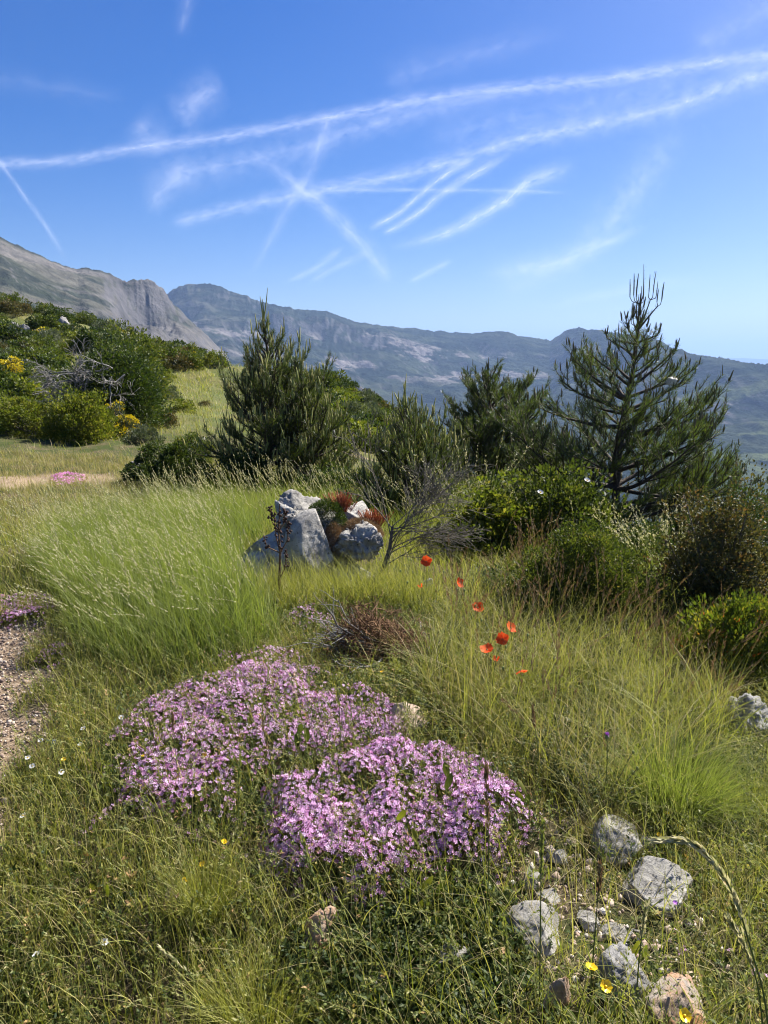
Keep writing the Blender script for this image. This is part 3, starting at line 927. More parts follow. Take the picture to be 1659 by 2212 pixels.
# ---------------------------------------------------------------- pines
def pine(name, label, base, Ht, whorls, seed, needles=NEEDLE, candle=CANDLE, nlen=.055, dens=300, r0=.045, cand=.11, cand_p=.8, spire=None,
         lean=(0, 0), twig_gap=.085, group='young pines on the slope', limbs=None, trunk_bare=0.0, sag=0.0, nw=.0036, up=.4, only_end=.45, need_from=.12):
    r = np.random.default_rng(seed)
    root = empty(name, base)
    tag(root, label, 'pine tree', group)
    tb, bb, nb, cb = MB(), MB(), MB(), MB()
    n = 12
    s = np.linspace(0, 1, n)
    wob = np.stack([np.sin(s * 5 + seed) * .02 + lean[0] * s, np.cos(s * 4 + seed * 2) * .02 + lean[1] * s, s], 1) * Ht
    wob[:, :2] -= wob[0, :2]
    tube(tb, wob, r0 * (1 - s) ** .8 + .006, 9)
    top = wob[-1]
    seg_p, seg_q, seg_w = [], [], []      # needle bearing pieces
    can_p, can_d, can_l = [], [], []
    wood_P, wood_R = [], []

    def trunk_at(f):
        return np.array([np.interp(f, s, wob[:, k]) for k in range(3)])

    def curve(p0, d, L, upc, k=5):
        """a shoot that starts along d and turns upwards"""
        pts = [np.array(p0)]; d = d / np.linalg.norm(d)
        for i in range(k):
            d = d + np.array([0, 0, upc / k]) + r.normal(size=3) * .07
            d = d / np.linalg.norm(d)
            pts.append(pts[-1] + d * L / k)
        return np.array(pts), d

    def needles_on(pts, frm, wgt=1.0):
        k0 = int(frm * (len(pts) - 1))
        for i in range(k0, len(pts) - 1):
            seg_p.append(pts[i]); seg_q.append(pts[i + 1]); seg_w.append(wgt)

    def tips(p, d, mult=1.0):
        if r.random() > cand_p: return
        for j in range(r.choice([1, 1, 1, 2, 3])):
            dd = np.array([0, 0, 1.0]) + r.normal(size=3) * .13 + d * .18
            can_p.append(p + r.normal(size=3) * .006); can_d.append(dd / np.linalg.norm(dd)); can_l.append(cand * mult * r.uniform(.45, 1.25) * (1 if j == 0 else .75))

    def twig(p, d, L, lvl):
        pts, de = curve(p, d, L, up * 1.2, 4)
        wood_P.append(pts); wood_R.append(np.linspace(.0045 + .01 * L, .003, 5))
        needles_on(pts, need_from)
        tips(pts[-1], de)
        if lvl > 0 and L > .14:
            m = max(1, int(L / twig_gap * .8))
            for j in range(m):
                f = r.uniform(.25, .95); i = min(int(f * 4), 3); q = pts[i] + (pts[i + 1] - pts[i]) * (f * 4 - i)
                dd = pts[i + 1] - pts[i]; dd /= np.linalg.norm(dd)
                sd = np.cross(dd, [0, 0, 1]); sd /= np.linalg.norm(sd) + 1e-9
                d2 = dd + sd * r.choice([-1, 1]) * r.uniform(.5, 1.0) + np.array([0, 0, r.uniform(0, .5)])
                twig(q, d2, L * r.uniform(.35, .6), lvl - 1)

    def branch(p0, a, el, L, rad, upc=None):
        d = np.array([math.cos(a) * math.cos(el), math.sin(a) * math.cos(el), math.sin(el)])
        k = 8
        pts, de = curve(p0, d, L, up if upc is None else upc, k)
        tube(bb, pts, np.linspace(rad, .005, k + 1), 6)
        needles_on(pts, 1 - only_end)
        tips(pts[-1], de, 1.2)
        m = max(2, int(L * .8 / twig_gap))
        for j in range(m):
            if r.random() < .13: continue
            f = .22 + .76 * (j + r.random() * .8) / m
            i = min(int(f * k), k - 1); q = pts[i] + (pts[i + 1] - pts[i]) * (f * k - i)
            dd = pts[i + 1] - pts[i]; dd /= np.linalg.norm(dd)
            sd = np.cross(dd, [0, 0, 1]); sd /= np.linalg.norm(sd) + 1e-9
            d2 = dd * .8 + sd * (1 if j % 2 else -1) * r.uniform(.5, 1.1) + np.array([0, 0, r.uniform(-.15, .6)])
            twig(q, d2, (L * (.18 + .30 * (1 - f)) + .05) * r.uniform(.7, 1.25), 1)

    for (f, L, el, cnt) in whorls:
        a0 = r.uniform(0, 6.28)
        for j in range(cnt):
            a = a0 + j * 2 * math.pi / cnt + r.normal() * .2
            branch(trunk_at(min(1, f + r.normal() * .008)), a, math.radians(el + r.normal() * 10), L * r.uniform(.55, 1.18), .012 + .014 * L)
    for l in (limbs or []):
        branch(trunk_at(l[0]), math.radians(l[1]), math.radians(l[2]), l[3], l[4], l[5])
    # the leader and its ring of upright shoots
    needles_on(wob[-3:], 0, .8)
    for sp in (spire or []):
        p0 = trunk_at(sp[0]); pts = np.array([p0] + [p0 + np.array(q) for q in sp[1]])
        tube(bb, pts, np.linspace(.014, .005, len(pts)), 6)
        for i in range(len(pts) - 1):
            seg_p.append(pts[i]); seg_q.append(pts[i + 1]); seg_w.append(.35)
        for (dx, dz, L) in sp[2]:
            q = pts[-1] + np.array([dx, r.normal() * .02, dz]); mid = pts[-1] + np.array([dx * .8, 0, dz * .35 - .0])
            tube(bb, [pts[-1], mid, q], [.005, .0045, .004], 5)
            can_p.append(q); can_d.append(unit(np.array([dx * .25, 0, 1.0]))); can_l.append(L)
    for j in range(5):
        dd = unit(np.array([r.normal() * .12, r.normal() * .12, 1.0]))
        can_p.append(top + r.normal(size=3) * .008); can_d.append(dd); can_l.append(cand * r.uniform(1.0, 1.9) if j else cand * 2.4)
    A = np.array(seg_p); B = np.array(seg_q); Wt = np.array(seg_w)
    L = np.linalg.norm(B - A, axis=1)
    cnt = r.poisson(L * dens * Wt)
    idx = np.repeat(np.arange(len(A)), cnt)
    t = r.uniform(0, 1, len(idx))[:, None]
    ax = unit(B - A)[idx]; o = perp(ax, r)
    P = A[idx] * (1 - t) + B[idx] * t + o * .003
    sp_ = r.uniform(.5, 1.15, len(idx))[:, None]
    D = unit(ax + o * sp_ + np.array([0, 0, .15]))
    shade = np.clip(r.normal(.45, .2, len(idx)) + (r.random(len(A))[idx] - .5) * .4, 0, 1)
    leaves(nb, P, D, perp(D, r), nlen * r.uniform(.7, 1.2, len(idx)), nw, a=shade, fold=0, mid=.35)
    cp, cd, cl = np.array(can_p), np.array(can_d), np.array(can_l)
    ts = np.linspace(0, 1, 4)[None, :, None]
    bend = perp(cd, r)[:, None] * (cl[:, None, None] * .06) * ts ** 2
    CP = cp[:, None] + cd[:, None] * cl[:, None, None] * ts + bend
    CR = np.broadcast_to(np.array([.0065, .0075, .0065, .003]), (len(cp), 4)) * (.8 + r.random((len(cp), 1)) * .5)
    tubes_batch(cb, CP, CR, 4, a=r.random(len(cp)), b=np.linspace(0, .8, 4)[None])
    k = 7
    tt = r.uniform(.05, 1, (len(cp), k, 1)); ax = np.repeat(cd, k, 0); o = perp(ax, r)
    PP = (cp[:, None] + cd[:, None] * cl[:, None, None] * tt).reshape(-1, 3) + o * .005
    leaves(cb, PP, unit(ax + o * .45), o, .02, .0035, a=np.repeat(r.random(len(cp)), k))
    tb.build('trunk', BARK, root, smooth=True)
    WP = np.array(wood_P); tubes_batch(bb, WP, np.array(wood_R), 3)
    bb.build('branches', BARK, root)
    nb.build('needles', needles, root)
    cb.build('new_shoots', candle, root)
    return root


# ---------------------------------------------------------------- leafy bushes
def bush(name, label, base, dims, seed, mat, nclump=60, per=60, leaf=.03, lw=.5, group=None, cat='bush', clump_r=.2, flower=None, flow_n=0, flow_size=.03,
         flow_name='yellow_bloom', wood=TWIG, stems=True, low=-.1, spiky=0.0, parts=True, solid=.75, top_bias=.0, side=None, rag=.9):
    r = np.random.default_rng(seed)
    root = empty(name, base)
    tag(root, label, cat, group)
    dims = np.asarray(dims, float)
    d = unit(r.normal(size=(nclump * 3, 3))); d = d[d[:, 2] > low][:nclump]
    nclump = len(d)
    rad = r.uniform(solid - .3, 1.0, nclump) ** .7
    lump = 1 - rag * .5 + rag * noise3(d * 1.6 + seed, seed, 3) + .25 * rag * (r.random(nclump) < .12)
    C = d * (rad * lump)[:, None] * dims * [.5, .5, 1.0]
    C[:, 2] += dims[2] * .06
    cr = clump_r * r.uniform(.6, 1.3, nclump) * dims.min()
    n = nclump * per
    idx = np.repeat(np.arange(nclump), per)
    o = unit(r.normal(size=(n, 3))); o[:, 2] *= .75
    q = r.uniform(.25, 1, n) ** .5
    P = C[idx] + o * (q * cr[idx])[:, None]
    P[:, 2] = np.maximum(P[:, 2], .01)
    D = unit(o + unit(C[idx]) * .5 + np.array([0, 0, .35 + spiky]) + r.normal(size=(n, 3)) * .5)
    Nn = unit(o * .7 + r.normal(size=(n, 3)) * .6 + np.array([0, 0, .5]))
    a = np.clip(r.normal(.45, .2, n) + (r.random(nclump)[idx] - .5) * .45, 0, 1)
    L = leaf * r.uniform(.5, 1.4, n) * (.8 + .4 * r.random(nclump)[idx])
    mb = MB(); leaves(mb, P, D, Nn, L, L * lw, a=a)
    mb.build('foliage', mat, root)
    if stems:
        sb = MB(); k = min(nclump, 40)
        T = C[:k]; s = np.linspace(0, 1, 6)[None, :, None]
        S0 = np.column_stack([T[:, 0] * .12, T[:, 1] * .12, np.zeros(k)])
        PP = S0[:, None] * (1 - s) + T[:, None] * s + r.normal(size=(k, 6, 3)) * .02 * dims.min()
        PP[:, 0] = S0
        tubes_batch(sb, PP, np.broadcast_to(np.linspace(.018, .004, 6) * dims.min(), (k, 6)), 4)
        sb.build('stems', wood, root)
    if flower is not None:
        fb = MB()
        if side is not None:
            w = (d @ unit(np.array(side))) > .25
            cc = np.where(w)[0]
        else:
            cc = np.arange(nclump)
        ii = r.choice(cc, flow_n); o = unit(r.normal(size=(flow_n, 3)) + unit(C[ii]) * 1.0 + [0, 0, .6])
        P = C[ii] + o * cr[ii][:, None] * r.uniform(.9, 1.15, flow_n)[:, None]
        leaves(fb, P, unit(o + r.normal(size=o.shape) * .5), perp(o, r), flow_size * r.uniform(.6, 1.2, flow_n), flow_size * .8, a=r.random(flow_n))
        fb.build(flow_name, flower, root)['kind'] = 'stuff'
    return root


def twiggy(mb, p, d, L, rad, lvl, r, spread=.6, droop=0.0, k=5, kids=5, sides=4, kink=.16, minr=.0012):
    pts = [np.array(p, float)]; d = d / np.linalg.norm(d)
    for i in range(k):
        d = d + r.normal(size=3) * kink + np.array([0, 0, -droop / k]); d /= np.linalg.norm(d)
        pts.append(pts[-1] + d * L / k)
    pts = np.array(pts)
    tube(mb, pts, np.linspace(rad, max(rad * .35, minr), k + 1), sides, a=r.random())
    if lvl <= 0: return
    for j in range(kids):
        f = r.uniform(.25, 1.0) * k; i = min(int(f), k - 1); q = pts[i] + (pts[i + 1] - pts[i]) * (f - i)
        dd = pts[i + 1] - pts[i]; dd /= np.linalg.norm(dd)
        o = np.cross(dd, r.normal(size=3)); o /= np.linalg.norm(o) + 1e-9
        twiggy(mb, q, dd + o * spread * r.uniform(.6, 1.4), L * r.uniform(.4, .65), rad * .5, lvl - 1, r, spread, droop, k, kids, sides, kink, minr)


# ================================================================ the place: rocks
def pbase(px, D):
    x = (px - 829.5) / FPX * D
    for _ in range(6):
        z = G(x, D)[0]
        x = (px - 829.5) / FPX * (D * cP - (z - CAMZ + .8) * sP)
    return np.array([x, D, G(x, D)[0] - .03])


def gp(px, py, h=0.0):
    return on_ground(px, py, h)


# the big boulder in the middle: several worn lobes grown together, one stone
B0 = gp(690, 1262)
bs = math.hypot(B0[1], CAMZ - B0[2]) / FPX


def bpt(px, py, dy):
    """place by pixel, dy metres behind the boulder's front foot"""
    return at_depth(px, py, B0[1] + dy)


mb = MB()
for (px, py, dy, w, d, h, sd, kw) in [
    (600, 1205, .22, .52, .5, .50, 11, dict(rough=.09, planes=10)),
    (672, 1180, .10, .36, .34, .46, 12, dict(rough=.04, planes=8, pits=.012)),
    (640, 1125, .35, .46, .45, .36, 13, dict(rough=.20, pits=.07)),
    (776, 1175, .16, .34, .34, .38, 14, dict(rough=.2, pits=.08)),
    (720, 1165, .42, .70, .5, .50, 15, dict(rough=.12, pits=.04)),
    (570, 1235, .12, .34, .4, .30, 16, dict(rough=.07, planes=8)),
    (768, 1130, .45, .3, .3, .34, 17, dict(rough=.12)),
    (715, 1245, .20, .8, .5, .22, 18, dict(rough=.1)),
]:
    v, f = rock_shape((w, d, h), sd, 5, tilt=.15, **kw)
    c = bpt(px, py, dy)
    mb.add(v + c, t=f)
tag(mb.build('boulder', LIME, origin=B0), 'big pale limestone boulder with red stonecrop and moss on its top', 'boulder')

ROCKS = [
    ('small rugged grey rock behind the uppermost poppies', 918, 1285, 52, 66, LIME_G, 21, dict(rough=.14)),
    ('flat peach coloured stone between the two pink flower cushions', 884, 1600, 118, 96, LIME_P, 22, dict(rough=.06)),
    ('grey stone half hidden under the front pink cushion', 588, 1885, 96, 72, LIME, 23, dict(rough=.06)),
    ('white angular block at the right edge of the flowers', 1342, 1862, 118, 92, LIME, 24, dict(rough=.05, planes=9)),
    ('long flat white slab lying right of the angular block', 1436, 1968, 150, 120, LIME, 25, dict(rough=.04, planes=9)),
    ('white wedge stone in the middle of the stony patch', 1166, 2050, 118, 84, LIME, 26, dict(rough=.06, planes=8)),
    ('small white stone left of the slab', 1150, 1925, 52, 44, LIME, 27, dict()),
    ('small pale stone above the white wedge stone', 1186, 1955, 56, 38, LIME, 37, dict()),
    ('beige stone alone in the grass at lower left', 368, 1975, 66, 60, LIME_O, 28, dict(rough=.06)),
    ('orange stained lumpy rock under the front pink cushion', 690, 2085, 118, 150, LIME_O, 29, dict(rough=.13)),
    ('pale stone right of the orange stained lumpy rock', 800, 2150, 96, 70, LIME, 30, dict(rough=.1)),
    ('whitish stone among the broad leaves near the bottom', 985, 2110, 92, 80, LIME, 31, dict(rough=.1)),
    ('grey pitted rock behind the yellow flowers', 1362, 2180, 132, 130, LIME_G, 32, dict(rough=.13, pits=.05)),
    ('bright orange and grey rock at the bottom edge', 1476, 2262, 150, 130, LIME_O, 33, dict(rough=.14)),
    ('narrow orange streaked stone left of the yellow flowers', 1206, 2210, 64, 130, LIME_O, 34, dict(rough=.08)),
    ('rugged grey boulder at the right edge under the leafy shrub', 1622, 1610, 150, 160, LIME_G, 35, dict(rough=.17, pits=.07)),
    ('half buried dark grey stone left of the white angular block', 1207, 1866, 52, 34, LIME_G, 36, dict()),
    ('pale stone under the moss at the foot of the orange rock', 1330, 2035, 70, 36, LIME, 38, dict()),
    ('small grey stone right of the white angular block', 1400, 1850, 56, 46, LIME_G, 39, dict()),
    ('pale flat stone in the grass below the thistle', 1275, 2010, 60, 30, LIME, 40, dict()),
]
for lab, px, py, w, h, mt, sd, kw in ROCKS:
    rock('rock', lab, px, py - h * .06, w * .92, h * .52, mt, sd, bury=.6, depth=.8, tilt=.12, **kw)
FR = [(112, 664, 22, 12, 50, 0), (132, 664, 28, 20, 50, 0), (94, 670, 18, 9, 50, 0), (152, 680, 18, 22, 49, 0), (28, 704, 34, 18, 46, 0), (48, 708, 20, 14, 46, 0), (76, 730, 14, 20, 44, 0),
      (66, 808, 30, 40, 30, 0), (48, 806, 30, 26, 29, 0), (58, 826, 34, 30, 28, 0), (224, 722, 30, 20, 50, 0), (270, 726, 44, 24, 50, 0), (299, 744, 12, 22, 51, 0), (232, 735, 22, 14, 48, 0),
      (116, 962, 36, 28, 15, 0), (420, 768, 24, 12, 47, 0), (448, 772, 24, 14, 47, 0), (402, 784, 26, 12, 42, 0), (692, 900, 34, 38, 19, 0), (716, 905, 30, 40, 18, 0), (752, 874, 30, 18, 26, 0), (740, 908, 20, 14, 19, 0),
      (118, 722, 18, 12, 44, 0), (12, 770, 18, 12, 36, 0), (174, 742, 14, 10, 42, 0), (432, 960, 22, 28, 14, 0), (290, 1020, 34, 26, 11, 0), (330, 1033, 24, 16, 10, 0), (378, 1028, 22, 14, 10.5, 0), (668, 885, 20, 16, 22, 0)]
FRL = {0: 'tallest pale rock of the outcrop on the left skyline', 1: 'broad rock beside the tallest one on the left skyline', 7: 'white rock of the outcrop left of the dark tree',
       14: 'round white stone in front of the leafy bushes at left', 18: 'white rock seen through the right side of the left pine', 26: 'white stone at the left foot of the dark box bush'}
for i, (px, py, w, h, D, _) in enumerate(FR):
    p = pbase(px, D); scl = math.hypot(D, 1.6) / FPX
    hh = h * scl * 1.2
    v, f = rock_shape((w * scl * 1.1, w * scl * .9, hh * 1.4), 100 + i, 4, rough=.16, pits=.05)
    mb = MB(); mb.add(v, t=f)
    o = mb.build('hillside_rock', FARROCK)
    o.location = (p[0], p[1], p[2] + hh * .35 )
    tag(o, FRL.get(i, 'weathered pale rock among the shrubs of the hillside'), 'rock', 'pale rocks on the hillside')

def bareness(p):
    u, w = project(p[:, 0], p[:, 1], G(p[:, 0], p[:, 1]))
    b = .9 * np.exp(-(((u - 1220) / 190.) ** 2 + ((w - 1955) / 120.) ** 2)) + .75 * np.exp(-(((u - 1380) / 260.) ** 2 + ((w - 2110) / 110.) ** 2)) + .6 * np.exp(-(((u - 1480) / 130.) ** 2 + ((w - 1960) / 90.) ** 2))
    b = b + .95 * np.exp(-(((u - 800) / 140.) ** 2 + ((w - 1415) / 60.) ** 2)) + .6 * np.exp(-(((u - 870) / 130.) ** 2 + ((w - 2150) / 60.) ** 2)) + .55 * np.exp(-(((u - 1180) / 120.) ** 2 + ((w - 1790) / 80.) ** 2)) + .5 * np.exp(-(((u - 1000) / 120.) ** 2 + ((w - 1400) / 70.) ** 2))
    return np.clip(b + (fbm(p[:, 0] * 6, p[:, 1] * 6, 47, 3) - .5) * .7 * (b > .1), 0, .93)


# gravel of the path
v0, f0 = ico(1)
N = 16000
P = np.stack([rng.uniform(-3.4, -.3, N * 4), rng.uniform(1.0, 7, N * 4)], 1)
P = P[path_mask(P[:, 0], P[:, 1]) > rng.uniform(.2, .8, len(P))][:N]
N = len(P)
sz = rng.uniform(.002, .007, N) * rng.choice([1, 1, 1, 1, 2.0], N)
V = v0[None] * (1 + rng.uniform(-.25, .25, (N, len(v0), 1))) * sz[:, None, None] * rng.uniform(.55, 1.3, (N, 1, 3))
V = V + lift(P, .002)[:, None]
mb = MB(); mb.add(V.reshape(-1, 3), t=(np.arange(N)[:, None, None] * len(v0) + f0[None]).reshape(-1, 3), a=np.repeat(rng.random(N), len(v0)))
GRAVEL = leaf_mat('gravel', [(0, (.16, .12, .10)), (.4, (.34, .25, .19)), (.8, (.50, .41, .33)), (1, (.60, .55, .48))], trans=0.0, rough=.9)
tag(mb.build('gravel', GRAVEL), 'pinkish gravel of the path along the left edge', None, kind='stuff')
P = np.stack([rng.uniform(-.4, 2.4, 16000), rng.uniform(1.2, 3.4, 16000)], 1)
P = P[bareness(P) > rng.uniform(.25, 1.2, len(P))][:2600]; N = len(P)
sz = rng.uniform(.002, .008, N) * rng.choice([1, 1, 1, 2.2], N)
V = v0[None] * (1 + rng.uniform(-.3, .3, (N, len(v0), 1))) * sz[:, None, None] * rng.uniform(.5, 1.4, (N, 1, 3)) + lift(P, .001)[:, None]
mb = MB(); mb.add(V.reshape(-1, 3), t=(np.arange(N)[:, None, None] * len(v0) + f0[None]).reshape(-1, 3), a=np.repeat(rng.uniform(.3, 1, N), len(v0)))
tag(mb.build('stone_chips', GRAVEL), 'pale stone chips on the bare patch among the rocks', None, kind='stuff')

# ================================================================ pines
pine('pine_tree', 'tall open pine with long bare candles at its top, right of centre', pbase(1341, 9.0), 2.92,
     [(.06, 1.0, 0, 6), (.12, 1.25, 4, 7), (.19, 1.35, 6, 7), (.27, 1.35, 8, 7), (.35, 1.2, 12, 6), (.53, .6, 8, 2), (.58, .85, 16, 3), (.65, .8, 22, 3), (.72, .68, 26, 3), (.80, .5, 32, 4), (.87, .34, 34, 4), (.94, .16, 50, 3)],
     3, needles=NEEDLE, candle=CANDLE_D, dens=270, r0=.055, cand=.11, cand_p=.4, nlen=.065, up=.35,
     spire=[(1.0, [(-.01, 0, .06)], [(-.10, .08, .20), (-.065, .10, .24), (-.03, .08, .26), (.035, .10, .34), (.06, .06, .22)]),
            (.92, [(.06, 0, .14), (.12, 0, .34)], [(-.03, .08, .20), (.03, .08, .24), (.07, .05, .16)]),
            (.92, [(.12, 0, .16), (.20, 0, .26)], [(.05, .08, .20), (.01, .06, .14)]),
            (.90, [(-.03, 0, .10)], [(-.06, .08, .18), (-.03, .08, .20), (.03, .06, .16)])],
     limbs=[(.53, 178, 6, 1.05, .035, .55), (.45, 4, 24, 1.2, .04, .25), (.60, 200, 14, .95, .03, .45), (.5, -20, 14, 1.05, .03, .4), (.64, 165, 20, .85, .026, .4), (.60, 16, 20, .9, .026, .4), (.70, 180, 26, .7, .022, .4), (.70, 4, 26, .7, .022, .4), (.16, -8, 6, 1.6, .03, .15), (.28, 176, 6, 1.4, .03, .3)])
pine('pine_tree', 'dense bushy pine with pale upright candles, left of centre', pbase(572, 10.0), 2.26,
     [(.03, .7, 8, 8), (.08, .84, 12, 8), (.15, .88, 16, 8), (.22, .86, 22, 8), (.30, .84, 28, 8), (.38, .82, 34, 7), (.47, .78, 38, 7), (.56, .68, 42, 7), (.66, .56, 48, 6), (.76, .48, 54, 5), (.86, .3, 60, 5), (.93, .16, 66, 4)],
     5, needles=NEEDLE_L, candle=CANDLE, dens=330, r0=.05, cand=.17, cand_p=.42, up=.38,
     limbs=[(.25, 8, 26, 1.3, .028, .7), (.3, 172, 36, 1.1, .026, .9), (.2, -30, 28, 1.05, .026, .6), (.35, 20, 50, 1.05, .024, .6), (.4, 165, 52, .95, .024, .6)])
pine('pine_tree', 'low young pine at the right foot of the dense bushy pine', pbase(706, 10.6), 1.12,
     [(.06, .6, 20, 6), (.2, .6, 30, 6), (.36, .5, 40, 6), (.54, .4, 50, 5), (.72, .3, 56, 4), (.88, .16, 62, 4)], 8, needles=NEEDLE_L, dens=300, r0=.03, cand=.15, cand_p=.5, up=.5)
pine('pine_tree', 'middle sized pine filling the right side of the dense bushy pine', pbase(655, 9.9), 1.62,
     [(.05, .7, 12, 8), (.14, .75, 18, 8), (.25, .72, 24, 8), (.37, .65, 32, 7), (.5, .55, 40, 7), (.64, .42, 48, 6), (.78, .3, 56, 5), (.9, .16, 62, 4)],
     37, needles=NEEDLE_L, dens=330, r0=.04, cand=.15, cand_p=.55, up=.42)
pine('pine_tree', 'upright dark pine just right of the broad dark pine', pbase(1128, 12.2), 2.0,
     [(.1, .7, 10, 7), (.24, .7, 14, 7), (.4, .62, 20, 7), (.55, .5, 28, 6), (.7, .4, 36, 6), (.84, .26, 46, 5)], 41, needles=NEEDLE, candle=CANDLE_D, dens=330, r0=.045, cand=.10, cand_p=.4, nlen=.065)
pine('pine_tree', 'small yellow green pine behind the dead grey shrub', pbase(872, 8.2), 1.34,
     [(.04, .7, 12, 8), (.12, .75, 18, 8), (.22, .72, 24, 8), (.33, .66, 30, 8), (.45, .58, 36, 7), (.58, .48, 42, 7), (.72, .36, 50, 6), (.86, .2, 60, 4)], 11, needles=NEEDLE_L, dens=320, r0=.035, cand=.13, cand_p=.6, up=.5)
pine('pine_tree', 'low pine behind the arching pale grass near the centre', pbase(975, 9.0), 1.0,
     [(.05, .5, 16, 6), (.22, .5, 28, 6), (.42, .42, 40, 6), (.64, .3, 50, 5), (.84, .18, 60, 4)], 13, needles=NEEDLE_L, dens=300, r0=.03, cand=.13, cand_p=.6, up=.5)
pine('pine_tree', 'broad dark pine standing against the valley right of centre', pbase(1045, 12.6), 2.3,
     [(.05, 1.0, 8, 8), (.12, 1.05, 10, 8), (.2, 1.1, 14, 9), (.28, 1.1, 16, 9), (.36, 1.05, 20, 9), (.45, 1.0, 24, 9), (.54, .95, 28, 8), (.63, .85, 32, 8), (.72, .7, 38, 7), (.82, .5, 44, 6), (.9, .32, 50, 5)], 17, needles=NEEDLE, candle=CANDLE_D, dens=340, r0=.06, cand=.09, cand_p=.4, up=.4, nlen=.065,
     limbs=[(.45, 12, 32, 1.2, .03, .5)])
pine('pine_tree', 'low spreading dark pine at the left foot of the tall open pine', pbase(1190, 9.8), 1.3,
     [(.06, .8, 6, 8), (.18, .9, 8, 8), (.32, .9, 12, 8), (.46, .8, 18, 8), (.6, .65, 24, 7), (.76, .45, 34, 6), (.9, .26, 46, 4)], 19, needles=NEEDLE, candle=CANDLE_D, dens=330, r0=.035, cand=.12, cand_p=.5)
pine('pine_tree', 'pine at the right foot of the tall open pine', pbase(1500, 9.8), 1.75,
     [(.08, .8, 6, 8), (.2, .85, 10, 8), (.34, .85, 14, 8), (.48, .75, 20, 8), (.62, .62, 28, 7), (.76, .44, 38, 6), (.9, .26, 50, 4)], 23, needles=NEEDLE_L, candle=CANDLE_D, dens=320, r0=.04, cand=.14, cand_p=.55)
pine('pine_tree', 'dark pine cut by the right edge of the picture', pbase(1668, 10.4), 2.0,
     [(.1, .7, 5, 6), (.3, .8, 10, 7), (.48, .7, 18, 7), (.64, .55, 26, 6), (.8, .4, 40, 5), (.9, .22, 50, 4)], 29, needles=NEEDLE, candle=CANDLE_D, dens=340, r0=.05, cand=.10, cand_p=.6)
# white silk nest of caterpillars in the right pine
c = at_depth(1452, 824, 8.9)
v, f = rock_shape((.13, .10, .10), 77, 4, rough=.2, planes=6)
mb = MB(); mb.add(v, t=f)
o = mb.build('silk_nest', solid_mat('silk', (.45, .40, .34), (.78, .76, .72), 50, .9), smooth=True); o.location = tuple(c)
tag(o, 'white silk caterpillar nest on a branch of the tall open pine', 'nest')

# ================================================================ left hillside: trees and bushes
b = gp(225, 942)
oak = bush('leafy_tree', 'dark leafy tree with bare silvery dead branches on the left hillside', b + np.array([-.30, 1.4, .0]), (2.0, 1.9, 1.85), 31, LEAF_D, nclump=230, per=150, leaf=.06, rag=.45, lw=.5, cat='tree', clump_r=.17, stems=True, wood=BARK, low=-.05, solid=.85)
tb = MB(); tube(tb, [(-.1, 0, 0), (-.15, 0, .5), (0, .1, 1.1), (.05, .1, 1.7)], [.12, .10, .07, .03], 8); tb.build('trunk', BARK, oak, smooth=True)
db = MB(); r_ = np.random.default_rng(5)
for k in range(15):
    a = r_.uniform(2.6, 5.0); el = r_.uniform(-.2, 1.1)
    twiggy(db, (-.35 + r_.normal() * .12, -.75 + r_.normal() * .2, .5 + r_.uniform(0, .8)), np.array([math.cos(a) * math.cos(el), math.sin(a) * .5 * math.cos(el), math.sin(el)]), r_.uniform(.4, .85), .016, 2, r_, spread=.8, droop=.2, kids=6, kink=.22, minr=.005)
for k in range(6):
    a = r_.uniform(3.8, 5.6)
    twiggy(db, (.2 + r_.normal() * .25, -.92, .5 + r_.uniform(0, .9)), np.array([math.cos(a), math.sin(a) * .4, r_.uniform(-.5, .5)]), r_.uniform(.5, .9), .02, 2, r_, spread=.9, kids=5, kink=.28, minr=.005)
db.build('dead_branches', GREYBARK, oak)
bush('leafy_tree', 'bright green leafy tree behind the dark one with dead branches', gp(185, 905) + np.array([-.2, 4.0, -.3]), (1.8, 1.8, 2.6), 33, LEAF_M, nclump=90, per=150, leaf=.08, cat='tree', clump_r=.2, low=.1, wood=BARK)


def bpix(label, px, py, w, h, seed, mat, name='bush', D=None, **k):
    p = gp(px, py) if D is None else pbase(px, D)
    sc = math.hypot(p[1], CAMZ - p[2]) / FPX
    dp = k.pop('dp', .9)
    return bush(name, label, p + np.array([0, w * sc * dp * .4, -.03]), (w * sc, w * sc * dp, h * sc), seed, mat, **k)


bpix('round bright green bush at the left edge below the hillside', 45, 945, 190, 82, 41, LEAF_Y, nclump=120, per=130, leaf=.05)
bpix('pointed mid green bush in front of the dark tree', 160, 960, 120, 105, 42, LEAF_Y, nclump=110, per=130, leaf=.05, spiky=.5)
bpix('low green bush between the pointed bush and the broom', 205, 945, 90, 62, 43, LEAF_M, nclump=70, per=110, leaf=.045)
bpix('broom bush with a cap of yellow flowers below the dark tree', 240, 945, 90, 55, 44, LEAF_G, nclump=70, per=120, leaf=.05, lw=.25, spiky=.8, flower=BROOM, flow_n=1500, flow_size=.045, side=(.5, -.2, 1), name='broom_bush')
bpix('broom bush with yellow flowers at the left edge', 5, 865, 80, 62, 45, LEAF_G, nclump=60, per=120, leaf=.06, lw=.25, spiky=.8, flower=BROOM, flow_n=2600, flow_size=.06, side=(0, -.3, 1), name='broom_bush', D=22)
bpix('grey green heathy bush above the round bright bush', 75, 885, 150, 55, 46, LEAF_G, nclump=90, per=130, leaf=.06, lw=.2, spiky=.9, D=20)
bpix('dark box bush at the left foot of the dense bushy pine', 352, 1052, 168, 92, 47, LEAF_D, nclump=140, per=150, leaf=.035, clump_r=.17)
bpix('lighter box bush behind the dark one', 398, 1000, 90, 70, 48, LEAF_M, nclump=80, per=130, leaf=.035, D=12)
